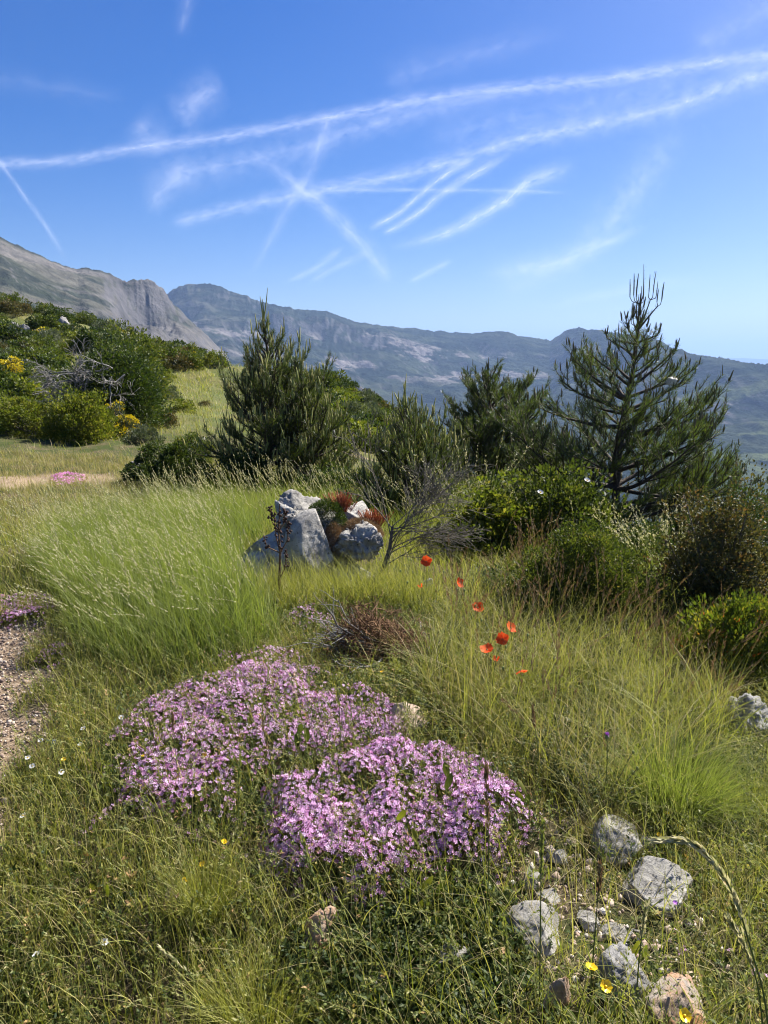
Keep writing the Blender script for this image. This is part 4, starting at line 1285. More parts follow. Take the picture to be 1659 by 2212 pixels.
bpix('low grey bush between broom and box bush', 300, 960, 90, 40, 49, LEAF_G, nclump=50, per=110, leaf=.045, lw=.3, spiky=.6)
bpix('small round tree on the skyline of the bare slope', 278, 742, 24, 34, 50, LEAF_M, name='small_tree', nclump=40, per=80, leaf=.12, D=50, cat='tree')
for i, (px, top, w, D, lab) in enumerate([(690, 806, 64, 34, 'left dark conifer on the skyline between the pines'), (745, 826, 74, 34, 'wide dark conifer on the skyline between the pines'), (800, 868, 60, 32, 'right dark conifer low on the skyline between the pines'), (625, 800, 40, 33, 'small conifer showing right beside the bushy pine')]):
    p = pbase(px, D); sc = math.hypot(D, 1.6) / FPX
    _, pyb = project(p[0], p[1], p[2])
    bush('conifer', lab, p, (w * sc, w * sc, max(.8, (float(pyb) - top) * sc * .92)), 60 + i, LEAF_D, nclump=110, per=110, leaf=.10, lw=.25, cat='tree', group='dark conifers on the skyline', clump_r=.15, low=-.0, wood=BARK)

# shrubs over the hillside, copied from seven kinds
protos = []
for i, (lab, mt, kw) in enumerate([
    ('small dark green shrub, one of many on the hillside', LEAF_D, dict(leaf=.08)),
    ('small mid green shrub, one of many on the hillside', LEAF_M, dict(leaf=.08)),
    ('small bright green shrub, one of many on the hillside', LEAF_Y, dict(leaf=.08)),
    ('small grey green shrub, one of many on the hillside', LEAF_G, dict(leaf=.09, lw=.25, spiky=.6)),
    ('small brownish shrub, one of several on the hillside', LEAF_B, dict(leaf=.07)),
    ('small broom with yellow flowers, one of several on the hillside', LEAF_G, dict(leaf=.09, lw=.25, spiky=.6, flower=BROOM, flow_n=420, flow_size=.08, side=(0, -.3, 1))),
    ('low wide green shrub, one of many on the hillside', LEAF_M, dict(leaf=.08, lw=.35)),
]):
    o = bush('hillside_shrub', lab, (0, 0, 0), (1.0, 1.0, .72 if i != 6 else .45), 200 + i, mt, nclump=55, per=55, clump_r=.2, stems=False, low=-.05, group=lab.split(',')[0] + 's of the hillside', cat='shrub', **kw)
    protos.append(o)
HILL = [(-60, 655), (60, 652), (150, 675), (240, 712), (330, 742), (420, 752), (475, 785), (470, 800), (420, 795), (345, 800), (330, 860), (250, 760), (150, 760), (100, 860), (40, 905), (-60, 905)]
MIDR = [(640, 835), (720, 840), (850, 895), (900, 960), (780, 985), (700, 960), (640, 930)]
SAD = [(345, 800), (460, 795), (460, 935), (400, 950), (300, 950), (345, 860)]
cnt = 0; first = [True] * 7; tries = 0
r_ = np.random.default_rng(77)
while cnt < 292 and tries < 9000:
    tries += 1
    D = math.exp(r_.uniform(math.log(15), math.log(62)))
    px = r_.uniform(-80, 900)
    x = (px - 829.5) / FPX * D; z = G(x, D)[0]
    ppx, ppy = project(x, D, z)
    if in_poly(np.array([ppx]), np.array([ppy]), HILL)[0]: pr = [.24, .22, .2, .14, .07, .05, .08]; s = r_.uniform(.8, 2.1) * min(1, .25 + D / 48)
    elif in_poly(np.array([ppx]), np.array([ppy]), MIDR)[0]: pr = [.2, .25, .35, .1, .05, .0, .05]; s = r_.uniform(.7, 1.6)
    elif in_poly(np.array([ppx]), np.array([ppy]), SAD)[0] and r_.random() < .12: pr = [.1, .2, .1, .3, .2, .0, .1]; s = r_.uniform(.4, .9)
    else: continue
    k = int(r_.choice(7, p=np.array(pr) / sum(pr)))
    o = protos[k] if first[k] else copy_tree(protos[k]); first[k] = False
    o.location = (x, D, z - .06 * s); o.rotation_euler = (0, 0, r_.uniform(0, 6.28)); o.scale = (s * r_.uniform(.8, 1.2), s, s * r_.uniform(.6, 1.0))
    cnt += 1
for k in range(7):
    if first[k]:
        for ch in list(protos[k].children): bpy.data.objects.remove(ch)
        bpy.data.objects.remove(protos[k])

# ================================================================ shrubs at right
bpix('leafy green wild rose bush with white blossoms in front of the tall pine', 1240, 1235, 240, 205, 301, LEAF_M, D=6.4, nclump=190, per=85, leaf=.042, lw=.5, rag=1.2, spiky=.3, clump_r=.15, solid=.8, name='rose_bush', cat='rose bush')
bpix('sprawling yellow green bramble behind the poppies', 1075, 1200, 260, 140, 302, LEAF_Y, D=6.3, nclump=230, per=75, leaf=.036, rag=1.2, lw=.75, clump_r=.15, name='bramble', cat='bramble', dp=.6)
bpix('dense small leaved shrub below the rose bush', 1270, 1400, 400, 235, 303, LEAF_M, nclump=420, per=150, leaf=.018, lw=.5, clump_r=.13, spiky=.3, dp=.5, name='shrub', cat='shrub')
bpix('dark filler shrub standing in for the shade between the rose bush and the brown shrub', 1430, 1300, 190, 130, 304, LEAF_D, D=6.2, nclump=150, per=130, leaf=.028, name='shrub', cat='shrub')  # added dark foliage: its colour stands in for the shade under the pines
bpix('reddish brown twiggy shrub at the right edge', 1590, 1420, 300, 320, 305, LEAF_B, nclump=330, per=110, leaf=.022, lw=.6, rag=1.3, clump_r=.15, solid=.7, name='shrub', cat='shrub')
bpix('glossy bright leaved shrub with orange leaves above the rugged grey boulder', 1625, 1520, 230, 225, 306, LEAF_O, nclump=200, per=110, leaf=.026, lw=.42, spiky=.6, clump_r=.15, name='shrub', cat='shrub')
bpix('low yellow green shrub left of the glossy one', 1455, 1445, 190, 82, 307, LEAF_O, nclump=120, per=100, leaf=.022, lw=.42, spiky=.6, dp=.6, name='shrub', cat='shrub')
bpix('dark bush under the right pine at the edge of the slope', 1520, 1250, 200, 140, 308, LEAF_D, D=7.6, nclump=140, per=130, leaf=.03, name='shrub', cat='shrub')
bpix('low dark green bush under the tall open pine', 1330, 1200, 260, 110, 309, LEAF_D, D=7.8, nclump=170, per=130, leaf=.03, name='shrub', cat='shrub')
bpix('green bush filling the gap under the dark pine', 1080, 1120, 250, 90, 310, LEAF_D, D=9.5, nclump=150, per=130, leaf=.035, name='shrub', cat='shrub')
bpix('round green bush filling the gap beside the tall open pine', 1150, 1170, 220, 130, 312, LEAF_M, D=7.4, nclump=150, per=110, leaf=.032, name='shrub', cat='shrub')
bpix('olive green bush between the two small pines', 950, 1150, 230, 110, 313, LEAF_M, D=7.6, nclump=140, per=110, leaf=.03, name='shrub', cat='shrub')
bpix('dark leafy bush hugging the foot of the dense bushy pine', 500, 1105, 230, 90, 314, LEAF_D, D=8.9, nclump=150, per=130, leaf=.032, name='shrub', cat='shrub')
bpix('dark bush between the dense bushy pine and the boulder', 740, 1115, 230, 80, 315, LEAF_D, D=8.6, nclump=140, per=110, leaf=.032, name='shrub', cat='shrub')
bpix('tall dark shrub behind the brown one at the right edge', 1640, 1250, 200, 230, 316, LEAF_D, D=7.4, nclump=170, per=120, leaf=.03, name='shrub', cat='shrub')
bpix('low olive shrub in the middle of the rough grass', 1255, 1540, 210, 75, 320, LEAF_M, nclump=120, per=90, leaf=.015, lw=.4, spiky=.6, name='shrub', cat='shrub', dp=.7, rag=1.3)
bpix('low grey green shrub right of the poppies', 1190, 1440, 190, 75, 321, LEAF_G, nclump=120, per=90, leaf=.016, lw=.35, spiky=.8, name='shrub', cat='shrub', dp=.7, rag=1.3)
bpix('low dark shrub beside the soft bright tussock', 1570, 1760, 190, 95, 322, LEAF_D, nclump=130, per=100, leaf=.012, lw=.4, spiky=.6, name='shrub', cat='shrub', dp=.8, rag=1.3)
bpix('small dark shrub above the front flower cushion at its right', 1000, 1600, 130, 60, 323, LEAF_M, nclump=90, per=80, leaf=.013, lw=.5, name='shrub', cat='shrub', dp=.8, rag=1.3)
bpix('grey green twiggy shrub behind the poppies', 1080, 1330, 200, 90, 317, LEAF_G, nclump=120, per=100, leaf=.02, lw=.3, spiky=.8, name='shrub', cat='shrub', dp=.6)
bpix('low dark shrub left of the low yellow green one', 1330, 1470, 200, 70, 318, LEAF_D, nclump=110, per=110, leaf=.018, lw=.4, spiky=.5, name='shrub', cat='shrub', dp=.6)
bpix('low bush behind the dead grey shrub', 870, 1130, 200, 70, 311, LEAF_M, D=7.3, nclump=80, per=80, leaf=.03, name='shrub', cat='shrub')


def flower_open(root, c, facing, npet, L, W, mat, pname, centre=None, cup=.35, cr=.004, a=None, each=True):
    facing = unit(np.asarray(facing, float)); u = perp(facing[None])[0]; w = np.cross(facing, u)
    for k in range(npet):
        th = k / npet * 2 * math.pi + rng.normal() * .08
        d = u * math.cos(th) + w * math.sin(th)
        S = 4; T = 4
        s = np.linspace(0, 1, S + 1)[:, None]; t = np.linspace(-1, 1, T + 1)[None]
        wid = W * .5 * np.sin(np.clip(s * 1.9, 0, 2.2)) ** .8 + W * .06
        side = np.cross(facing, d)
        rip = np.sin(t * 5 + k) * .04 * L * s
        V = (d * (s * L)[..., None] + facing * ((s ** 1.3) * L * cup - (t ** 2) * 0 + rip)[..., None] + side * (t * wid)[..., None] + facing * (abs(t) ** 2 * wid * .3)[..., None])
        V = V.reshape(-1, 3) + c
        mb = MB(); mb.add(V, q=grid_faces(S + 1, T + 1), a=rng.random() if a is None else a)
        mb.build(pname, mat, root, smooth=True)
    if centre is not None:
        v, f = ico(2); mb = MB(); mb.add(v * [cr, cr, cr * .8] + c + facing * cr * .6, t=f, a=.4); mb.build('flower_centre', centre, root, smooth=True)


for px, py, D in [(1167, 1064, 6.1), (1268, 1038, 6.2)]:
    c = at_depth(px, py, D)
    o = empty('wild_rose', c); tag(o, 'white wild rose blossom on the left of the rose bush' if px < 1200 else 'white wild rose blossom at the top of the rose bush', 'flower', 'wild rose blossoms')
    flower_open(o, np.zeros(3), (.1, -.5, .8), 5, .024, .024, WHITE, 'petal', YELLOW, cr=.007)

# dead grey shrub right behind the boulder
b = gp(842, 1262)
root = empty('dead_shrub', b); tag(root, 'dead grey leafless shrub leaning right behind the boulder', 'dead shrub')
mb = MB(); r_ = np.random.default_rng(9)
tube(mb, [(-.16, .0, .0), (-.05, .02, .10), (.0, .05, .26), (.02, .08, .42)], [.022, .018, .014, .010], 8)
for k in range(12):
    el = math.radians(r_.uniform(-2, 75)); a = r_.normal() * .45
    if k % 6 == 5: a += math.pi * .85
    z = r_.uniform(.05, .42)
    twiggy(mb, (-.03 + z * .1, z * .15, z), (math.cos(a) * math.cos(el), math.sin(a) * math.cos(el) * .8, math.sin(el)), r_.uniform(.28, .58), .005, 3 if k % 3 == 0 else 2, r_, spread=.55, kids=6, sides=4, kink=.13, minr=.0016)
mb.build('branches', TWIG, root)

# pile of brown roots
b = gp(800, 1432)
root = empty('root_pile', b); tag(root, 'tangle of brown roots and grey dead wood in the middle of the meadow', 'root pile')
mb = MB(); mg = MB(); r_ = np.random.default_rng(19)
for k in range(560):
    p = np.array([r_.normal() * .13 + .03, r_.normal() * .08 + .07, r_.uniform(.0, .25)])
    p[2] *= max(.25, 1 - abs(p[0]) * 2.4)
    twiggy(mb, p, r_.normal(size=3) + [0, 0, .3], r_.uniform(.08, .2), .0038, 1, r_, spread=.9, kids=2, sides=3, kink=.55, minr=.001)
for k in range(26):
    a = r_.uniform(1.8, 4.6)
    twiggy(mg, (r_.normal() * .05, r_.normal() * .05 + .03, r_.uniform(.02, .13)), (math.cos(a), math.sin(a) * .6, r_.uniform(-.1, .35)), r_.uniform(.18, .36), .006, 1, r_, spread=.7, kids=3, sides=5, kink=.2)
mb.build('roots', BROWN, root); mg.build('dead_wood', GREYBARK, root)
for (lab, a0, b0, a1, b1, h) in [('pale fallen twig right of the root pile', 905, 1335, 940, 1420, .12), ('grey stick lying below the poppies', 925, 1440, 1100, 1360, .05), ('long grey stick in front of the root pile', 690, 1450, 880, 1395, .05), ('curved pale twig above the yellow flowers', 1330, 2050, 1390, 2008, .02)]:
    p, q = gp(a0, b0, .03), gp(a1, b1, h)
    mb = MB(); s = np.linspace(0, 1, 7)[:, None]; tube(mb, p * (1 - s) + q * s + rng.normal(size=(7, 3)) * .008, np.linspace(.005, .003, 7), 6)
    tag(mb.build('dead_twig', GREYBARK, origin=p), lab, 'twig')

# dry dark stalk in front of the boulder
b = gp(607, 1320)
root = empty('dried_stalk', b); tag(root, 'dark brown dried flower stalk with knobbly seed clusters in front of the boulder', 'dried plant')
hs = (1320 - 1098) * bs * .94
mb = MB(); mk = MB(); r_ = np.random.default_rng(23)
st = np.array([(0, 0, 0), (-.005, 0, hs * .3), (.006, 0, hs * .55), (0, 0, hs * .75), (.012, 0, hs)])
tube(mb, st, [.009, .008, .007, .005, .003], 7)
arms = [(st[2], (-.10, -.02, hs * .16)), (st[2], (.06, .0, hs * .30)), (st[3], (-.05, 0, hs * .22)), (st[1], (.05, .01, hs * .28)), (st[2], (-.03, 0, hs * .38)), (st[3], (.045, 0, hs * .2))]
ends = [(st[2], st[4])]
for p, d in arms:
    tube(mb, [p, p + np.array(d) * [.8, 1, .4], p + np.array(d)], [.004, .0035, .003], 5); ends.append((p + np.array(d) * [.8, 1, .4], p + np.array(d)))
v, f = ico(2)
for p, q in ends:
    for k in range(18):
        c = p + (q - p) * r_.uniform(0, 1) + r_.normal(size=3) * .008
        mk.add(v * r_.uniform(.005, .009) * (1 + r_.uniform(-.2, .2, (len(v), 1))) + c, t=f, a=r_.random())
mb.build('stalk', BROWN, root, smooth=True); mk.build('seed_clusters', solid_mat('seed clusters', (.025, .013, .010), (.10, .055, .04), 120, .9), root)

# stonecrop, moss and dead thatch on the boulder
def tuft(name, label, c, n, R, h, mat, seed, lean=.3):
    r = np.random.default_rng(seed)
    P = np.column_stack([r.normal(size=n) * R, r.normal(size=n) * R * .7, np.full(n, -.02)])
    hh = h * r.uniform(.6, 1.1, n)
    D = unit(np.column_stack([P[:, 0] / R * lean + r.normal(size=n) * .12, P[:, 1] / R * lean, np.ones(n)]))
    s = np.linspace(0, 1, 5)[None, :, None]
    PP = P[:, None] + D[:, None] * hh[:, None, None] * s + r.normal(size=(n, 5, 3)) * .002
    mb = MB(); tubes_batch(mb, PP, np.broadcast_to([.0018, .002, .0022, .003, .0026], (n, 5)), 4, a=r.random(n), b=np.linspace(0, 1, 5)[None])
    k = 10; q = r.uniform(.3, 1, (n, k))
    Q = (P[:, None] + D[:, None] * (hh[:, None] * q)[..., None]).reshape(-1, 3); o = perp(np.repeat(D, k, 0), r)
    leaves(mb, Q, unit(o + np.repeat(D, k, 0) * 1.4), np.repeat(D, k, 0), .010, .0035, a=np.repeat(r.random(n), k))
    ob = mb.build(name, mat); ob.location = tuple(c)
    return tag(ob, label, 'stonecrop', 'red stonecrop tufts on the boulder')


tuft('stonecrop', 'left taller tuft of rusty red stonecrop shoots on the boulder', bpt(738, 1100, .33), 110, .030, .15, SEDUM, 1)
tuft('stonecrop', 'right lower tuft of rusty red stonecrop shoots on the boulder', bpt(805, 1132, .35), 110, .034, .13, SEDUM, 2)


def cushion(name, label, c, dims, n, mat, leaf, seed, cat, lw=.4):
    r = np.random.default_rng(seed)
    d = unit(r.normal(size=(n, 3))); d[:, 2] = abs(d[:, 2])
    P = d * (r.uniform(.5, 1, n) ** .4)[:, None] * np.asarray(dims) * [.5, .5, 1] * (.75 + .5 * noise3(d * 2 + seed, seed, 3))[:, None]
    mb = MB(); leaves(mb, P, unit(d + r.normal(size=(n, 3)) * .7), perp(d, r), leaf * r.uniform(.6, 1.3, n), leaf * lw, a=np.clip(r.normal(.45, .22, n), 0, 1))
    o = mb.build(name, mat); o.location = tuple(c)
    return tag(o, label, cat)


cushion('moss_cushion', 'olive green mossy cushion on top of the boulder', bpt(704, 1132, .24), (.30, .26, .19), 9000, LEAF_D, .012, 3, 'moss cushion')
cushion('dead_thatch', 'brown dead thatch hanging over the boulder under the stonecrop', bpt(778, 1158, .24), (.36, .28, .13), 9000, SEED_B, .03, 4, 'dead thatch', lw=.07)
cushion('dead_thatch', 'dark brown thatch in the cleft of the boulder', bpt(722, 1190, .12), (.16, .16, .20), 5000, SEED_B, .03, 5, 'dead thatch', lw=.07)


# ================================================================ grasses and low herbs
def wedge(px0, px1, D0, D1, n):
    """random places on the ground between two azimuths (given as pixels) and two distances, even per area"""
    D = np.sqrt(rng.uniform(D0 ** 2, D1 ** 2, n)); k = (rng.uniform(px0, px1, n) - 829.5) / FPX
    return np.stack([k * D, D], 1)


def sprigs(mb, P, h, k, L, W, m=0, tone=None, lean=.35, stem_m=1, top=.0):
    """upright herb shoots with k leaves each"""
    n = len(P); h = np.broadcast_to(h, (n,))
    D = unit(np.column_stack([rng.normal(size=(n, 2)) * lean, np.ones(n)]))
    s = np.linspace(0, 1, 3)[None, :, None]
    tubes_batch(mb, P[:, None] + D[:, None] * h[:, None, None] * s, np.broadcast_to([.0010, .0009, .0006], (n, 3)), 3, m=stem_m, a=rng.random(n))
    f = rng.uniform(.12, 1.0, (n, k)); ax = np.repeat(D, k, 0)
    Q = (P[:, None] + D[:, None] * (h[:, None] * f)[..., None]).reshape(-1, 3); o = perp(ax)
    a = np.repeat(rng.random(n) if tone is None else tone, k) + rng.normal(0, .12, n * k)
    leaves(mb, Q, unit(o + ax * rng.uniform(.2, 1.1, (n * k, 1))), unit(ax + o * -.3), L * rng.uniform(.6, 1.25, n * k), W, m=m, a=np.clip(a, 0, 1), fold=.2)


def px_of(p):
    return project(p[:, 0], p[:, 1], G(p[:, 0], p[:, 1]))


def grass_obj(name, label, mats, parts):
    mb = MB()
    for fn in parts: fn(mb)
    return tag(mb.build(name, mats), label, None, kind='stuff')


MATS = {}
FRONT = [(545, 1850), (560, 1765), (535, 1690), (620, 1655), (720, 1628), (830, 1605), (960, 1603), (1075, 1635), (1145, 1690), (1175, 1770), (1110, 1830), (1060, 1862), (960, 1893), (870, 1925), (805, 1965), (745, 1925), (640, 1905)]
BACK = [(205, 1600), (250, 1540), (330, 1490), (430, 1455), (520, 1432), (640, 1425), (740, 1455), (800, 1480), (885, 1530), (910, 1590), (855, 1612), (740, 1628), (640, 1652), (555, 1690), (560, 1770), (470, 1815), (390, 1785), (340, 1760), (260, 1740), (195, 1670)]
gF = ground_poly(FRONT, .09); gB = ground_poly(BACK, .06)


def off_mats(p, soft=.0):
    return ~(in_poly(p[:, 0], p[:, 1], gF) | in_poly(p[:, 0], p[:, 1], gB))


MEAD = [(150, 1395), (200, 1440), (290, 1475), (420, 1478), (560, 1440), (610, 1400), (585, 1320), (530, 1255), (530, 1190), (575, 1170), (560, 1150), (300, 1150), (120, 1185), (60, 1225), (110, 1290), (140, 1340)]
gM = ground_poly(MEAD)

# tall meadow grass left of the boulder
P = scatter(gM, int(area(gM) * 3000)); n = len(P)
mb = MB()
d = edge_dist(P[:, 0], P[:, 1], gM)
h = (.28 + .34 * rng.random(n)) * (.6 + .8 * fbm(P[:, 0] * 3.5, P[:, 1] * 3.5, 12, 3)) * np.clip(.55 + d / .5, .5, 1)
blades(mb, lift(P), h, rng.uniform(.0022, .0046, n) * rng.choice([1, 1, 1.5], n), wind(n, .45), rng.uniform(.05, .8, n), S=5, a=np.clip(rng.normal(.45, .2, n) + (fbm(P[:, 0] * 2, P[:, 1] * 2, 5, 3) - .5) * .6, 0, 1))
P = scatter(gM, 1100); n = len(P)
tipp, td, C = blades(mb, lift(P), rng.uniform(.40, .74, n), .0022, wind(n, .9), rng.uniform(.15, .75, n), S=7, a=rng.uniform(.4, 1, n))
seed_heads(mb, C, .22, 18, .015, .0044, m=1, spread=.18)
tag(mb.build('meadow_grass', [MEADOW, SEED]), 'tall green meadow grass with pale nodding seed heads left of the boulder', None, kind='stuff')

# thin tall stalks in front of the pines
mb = MB()
gT = ground_poly([(330, 1160), (760, 1160), (1010, 1200), (1000, 1120), (820, 1085), (560, 1085), (330, 1095)])
P = scatter(gT, 620); n = len(P)
_, _, C = blades(mb, lift(P), rng.uniform(.35, .68, n), .0028, wind(n, .7), rng.uniform(.1, .5, n), S=6, a=rng.uniform(.4, 1, n))
seed_heads(mb, C, .24, 18, .017, .0052, m=1, spread=.16)
P = scatter(gT, 9000); n = len(P)
blades(mb, lift(P), rng.uniform(.12, .36, n), .004, wind(n, .4), rng.uniform(.1, .6, n), S=4, a=rng.uniform(.2, 1, n))
tag(mb.build('tall_grass', [MEADOW, SEED]), 'thin tall grass stalks in front of the pines', None, kind='stuff')

# short grass over the near ground
mb = MB()
P = wedge(-500, 2600, 1.15, 4.6, 205000)
m = path_mask(P[:, 0], P[:, 1], 0)
P = P[(m < rng.uniform(0.1, .75, len(P))) & (off_mats(P) | (rng.random(len(P)) < .25))]
dens = fbm(P[:, 0] * 2.6, P[:, 1] * 2.6, 31, 4)
ppx, ppy = px_of(P)
bare = bareness(P)
P = P[(rng.random(len(P)) < .35 + 1.3 * (dens - .3)) & (rng.random(len(P)) > bare)]; n = len(P)
tone = np.clip(.1 + .85 * fbm(P[:, 0] * 1.6, P[:, 1] * 1.6, 33, 3) + rng.normal(0, .28, n), 0, 1)
nearr = np.clip((3.2 - P[:, 1]) / 2, 0, 1)
h = rng.uniform(.02, .12, n) * (.55 + 1.1 * fbm(P[:, 0] * 3.3, P[:, 1] * 3.3, 39, 3))
isd = rng.random(n) < .32 + .3 * bareness(P)
wd = rng.uniform(.0016, .0036, n) * rng.choice([1, 1, 1, 1.7], n)
for sel, mi in ((isd, 2), (~isd, 0)):
    blades(mb, lift(P[sel]), h[sel] * (1 if mi == 0 else 1.2), wd[sel] * (1 if mi == 0 else .7), ndir(sel.sum()), rng.uniform(.1, .95, sel.sum()), S=3, m=mi, a=tone[sel])
k = rng.choice(n, 6000); Q = P[k]
_, _, C = blades(mb, lift(Q), rng.uniform(.12, .30, len(k)), .0016, wind(len(k), .4), rng.uniform(.1, .7, len(k)), S=5, a=rng.uniform(.3, 1, len(k)))
seed_heads(mb, C, .24, 12, .013, .0042, m=1, spread=.3)
Q = wedge(-200, 1900, 1.2, 3.6, 5200); Q = Q[(path_mask(Q[:, 0], Q[:, 1]) < .4) & (rng.random(len(Q)) > bareness(Q) * .8)]; k = len(Q)
_, _, C = blades(mb, lift(Q), rng.uniform(.12, .36, k), rng.uniform(.002, .0036, k), wind(k, .3), rng.uniform(.1, .9, k), S=6, a=rng.uniform(.2, 1, k))
tag(mb.build('short_grass', [GRASS, SEED_G, DRYGRASS]), 'short yellow green grass and bents of the near ground', None, kind='stuff')

mb = MB()
gb_ = ground_poly([(500, 1300), (640, 1278), (860, 1290), (960, 1300), (930, 1340), (700, 1330), (520, 1340)])
P = scatter(gb_, 4200); n = len(P)
blades(mb, lift(P), rng.uniform(.10, .42, n), .0032, wind(n, .3), rng.uniform(.1, .8, n), S=5, a=rng.uniform(.1, 1, n))
tag(mb.build('boulder_grass', [GRASS]), 'grass growing up against the foot of the boulder', None, kind='stuff')

# tall pale headed grass between the shrubs on the right
mb = MB()
gS = ground_poly([(880, 1200), (1050, 1210), (1250, 1255), (1480, 1330), (1700, 1420), (1700, 1330), (1500, 1240), (1200, 1180), (900, 1150)])
P = scatter(gS, 420); n = len(P)
_, _, C = blades(mb, lift(P), rng.uniform(.40, .85, n), .0030, ndir(n), rng.uniform(.1, .7, n), S=7, a=rng.uniform(.4, 1, n))
seed_heads(mb, C, .22, 18, .018, .0058, m=1, spread=.4)
P = scatter(gS, 5200); n = len(P)
blades(mb, lift(P), rng.uniform(.12, .5, n), .0038, ndir(n), rng.uniform(.1, .9, n), S=5, a=rng.uniform(.0, .9, n))
tag(mb.build('scrub_grass', [GRASS, SEED]), 'tall pale headed grass growing between the shrubs on the right', None, kind='stuff')

# short grass and dry litter further out
mb = MB()
P = wedge(-500, 2600, 4.4, 12.5, 165000)
m = path_mask(P[:, 0], P[:, 1]) * .8
P = P[(m < rng.uniform(.05, .9, len(P))) & (rng.random(len(P)) > bareness(P))]; n = len(P)
ppx, _ = px_of(P)
dry = sstep(560, 200, ppx) * sstep(6, 9, P[:, 1])
isd = rng.random(n) < .25 + .6 * dry
for sel, mi in ((isd, 1), (~isd, 0)):
    Q = P[sel]; k = len(Q)
    blades(mb, lift(Q), rng.uniform(.06, .24, k) * (1 - .35 * dry[sel]), rng.uniform(.003, .0065, k), wind(k, .3), rng.uniform(.1, .8, k), S=3, m=mi, a=np.clip(rng.normal(.5, .22, k), 0, 1))
tag(mb.build('mixed_grass', [GRASS, DRYGRASS]), 'mixed green and straw coloured grass behind the meadow', None, kind='stuff')

# grass of the hillside saddle
mb = MB()
P = wedge(-150, 950, 12, 52, 90000)
ppx, ppy = px_of(P)
P = P[rng.random(len(P)) < .35 + .65 * in_poly(ppx, ppy, SAD)]; n = len(P)
isd = rng.random(n) < .35
for sel, mi in ((isd, 1), (~isd, 0)):
    Q = P[sel]; k = len(Q); sc = np.clip(Q[:, 1] / 18, .6, 2.2)
    blades(mb, lift(Q), rng.uniform(.08, .26, k) * sc ** .3, .010 * sc, wind(k, .3), rng.uniform(.2, .9, k), S=2, m=mi, a=np.clip(rng.normal(.5, .25, k), 0, 1))
tag(mb.build('hillside_grass', [GRASS, DRYGRASS]), 'grass of the open slope between the hillside shrubs', None, kind='stuff')

# rough grass on the right with brown heads
gR = ground_poly([(900, 1520), (960, 1380), (1060, 1280), (1180, 1260), (1300, 1330), (1480, 1400), (1600, 1500), (1560, 1640), (1500, 1740), (1300, 1800), (1160, 1700), (1000, 1620)])
mb = MB()
P = scatter(gR, int(area(gR) * 3000)); n = len(P)
t_ = np.clip(rng.normal(.5, .25, n) + (fbm(P[:, 0] * 3, P[:, 1] * 3, 15, 3) - .5) * .7, 0, 1)
isd = rng.random(n) < .15 + .5 * sstep(.5, .7, fbm(P[:, 0] * 2.5, P[:, 1] * 2.5, 18, 3))
for sel, mi in ((isd, 1), (~isd, 0)):
    Q = P[sel]; k = len(Q)
    blades(mb, lift(Q), rng.uniform(.12, .44, k) * (.4 + 1.3 * fbm(Q[:, 0] * 4, Q[:, 1] * 4, 44, 3)), rng.uniform(.002, .0036, k) * rng.choice([1, 1, 1.6, 2.1], k), ndir(k), rng.uniform(.05, 1.1, k), S=5, m=mi, a=t_[sel])
Q = scatter(gR, 900); k = len(Q)
blades(mb, lift(Q), rng.uniform(.25, .5, k), rng.uniform(.0022, .0032, k), ndir(k), rng.uniform(.7, 1.7, k), S=7, m=1, a=rng.uniform(.3, 1, k))
Q = scatter(gR, 8000); Q = Q[fbm(Q[:, 0] * 2.2, Q[:, 1] * 2.2, 61, 3) > .46]
sprigs(mb, lift(Q), rng.uniform(.10, .26, len(Q)), 18, .015, .0045, m=4, tone=np.clip(rng.normal(.35, .2, len(Q)), 0, 1), lean=.45, stem_m=4)
Q = scatter(gR, 620); Q = Q[fbm(Q[:, 0] * 3, Q[:, 1] * 3, 64, 3) > .45]; k = len(Q)
_, _, C = blades(mb, lift(Q), rng.uniform(.38, .72, k), .0024, wind(k, -.4), rng.uniform(.05, .45, k), S=6, a=rng.uniform(.5, 1, k))
seed_heads(mb, C, .28, 26, .026, .0030, m=2, spread=.22)
Q = scatter(gR, 800); k = len(Q)
_, _, C = blades(mb, lift(Q), rng.uniform(.25, .48, k), .002, ndir(k), rng.uniform(.2, .9, k), S=6, a=rng.uniform(.4, 1, k))
seed_heads(mb, C, .2, 12, .010, .003, m=3, spread=.3)
tag(mb.build('rough_grass', [GRASS, DRYGRASS, SEED_B, SEED_G, LEAF_D]), 'rough grass with brown heads on the right behind the poppies', None, kind='stuff')


mb = MB()
P = wedge(-500, 2600, 1.15, 5.2, 36000); m = path_mask(P[:, 0], P[:, 1])
P = P[(m < rng.uniform(.1, .5, len(P))) & off_mats(P) & (rng.random(len(P)) > bareness(P) * .9)]
dens = fbm(P[:, 0] * 1.9 + 4, P[:, 1] * 1.9, 36, 3); P = P[rng.random(len(P)) < .35 + 1.6 * (dens - .3)]
sprigs(mb, lift(P), rng.uniform(.03, .10, len(P)), 12, .011, .0055, tone=np.clip(rng.normal(.4, .25, len(P)), 0, 1))
P = wedge(-500, 2600, 1.15, 4.6, 9500); P = P[(path_mask(P[:, 0], P[:, 1]) < rng.uniform(.2, .6, len(P))) & (rng.random(len(P)) > bareness(P))]
sprigs(mb, lift(P), rng.uniform(.04, .17, len(P)), 9, .018, .0075, tone=np.clip(rng.normal(.5, .28, len(P)), 0, 1), lean=.5)
P = scatter(gB, 900); sprigs(mb, lift(P), rng.uniform(.12, .2, len(P)), 10, .018, .006, tone=np.clip(rng.normal(.5, .25, len(P)), 0, 1))
P = scatter(gF, 500); sprigs(mb, lift(P), rng.uniform(.14, .22, len(P)), 10, .018, .006, tone=np.clip(rng.normal(.5, .25, len(P)), 0, 1))
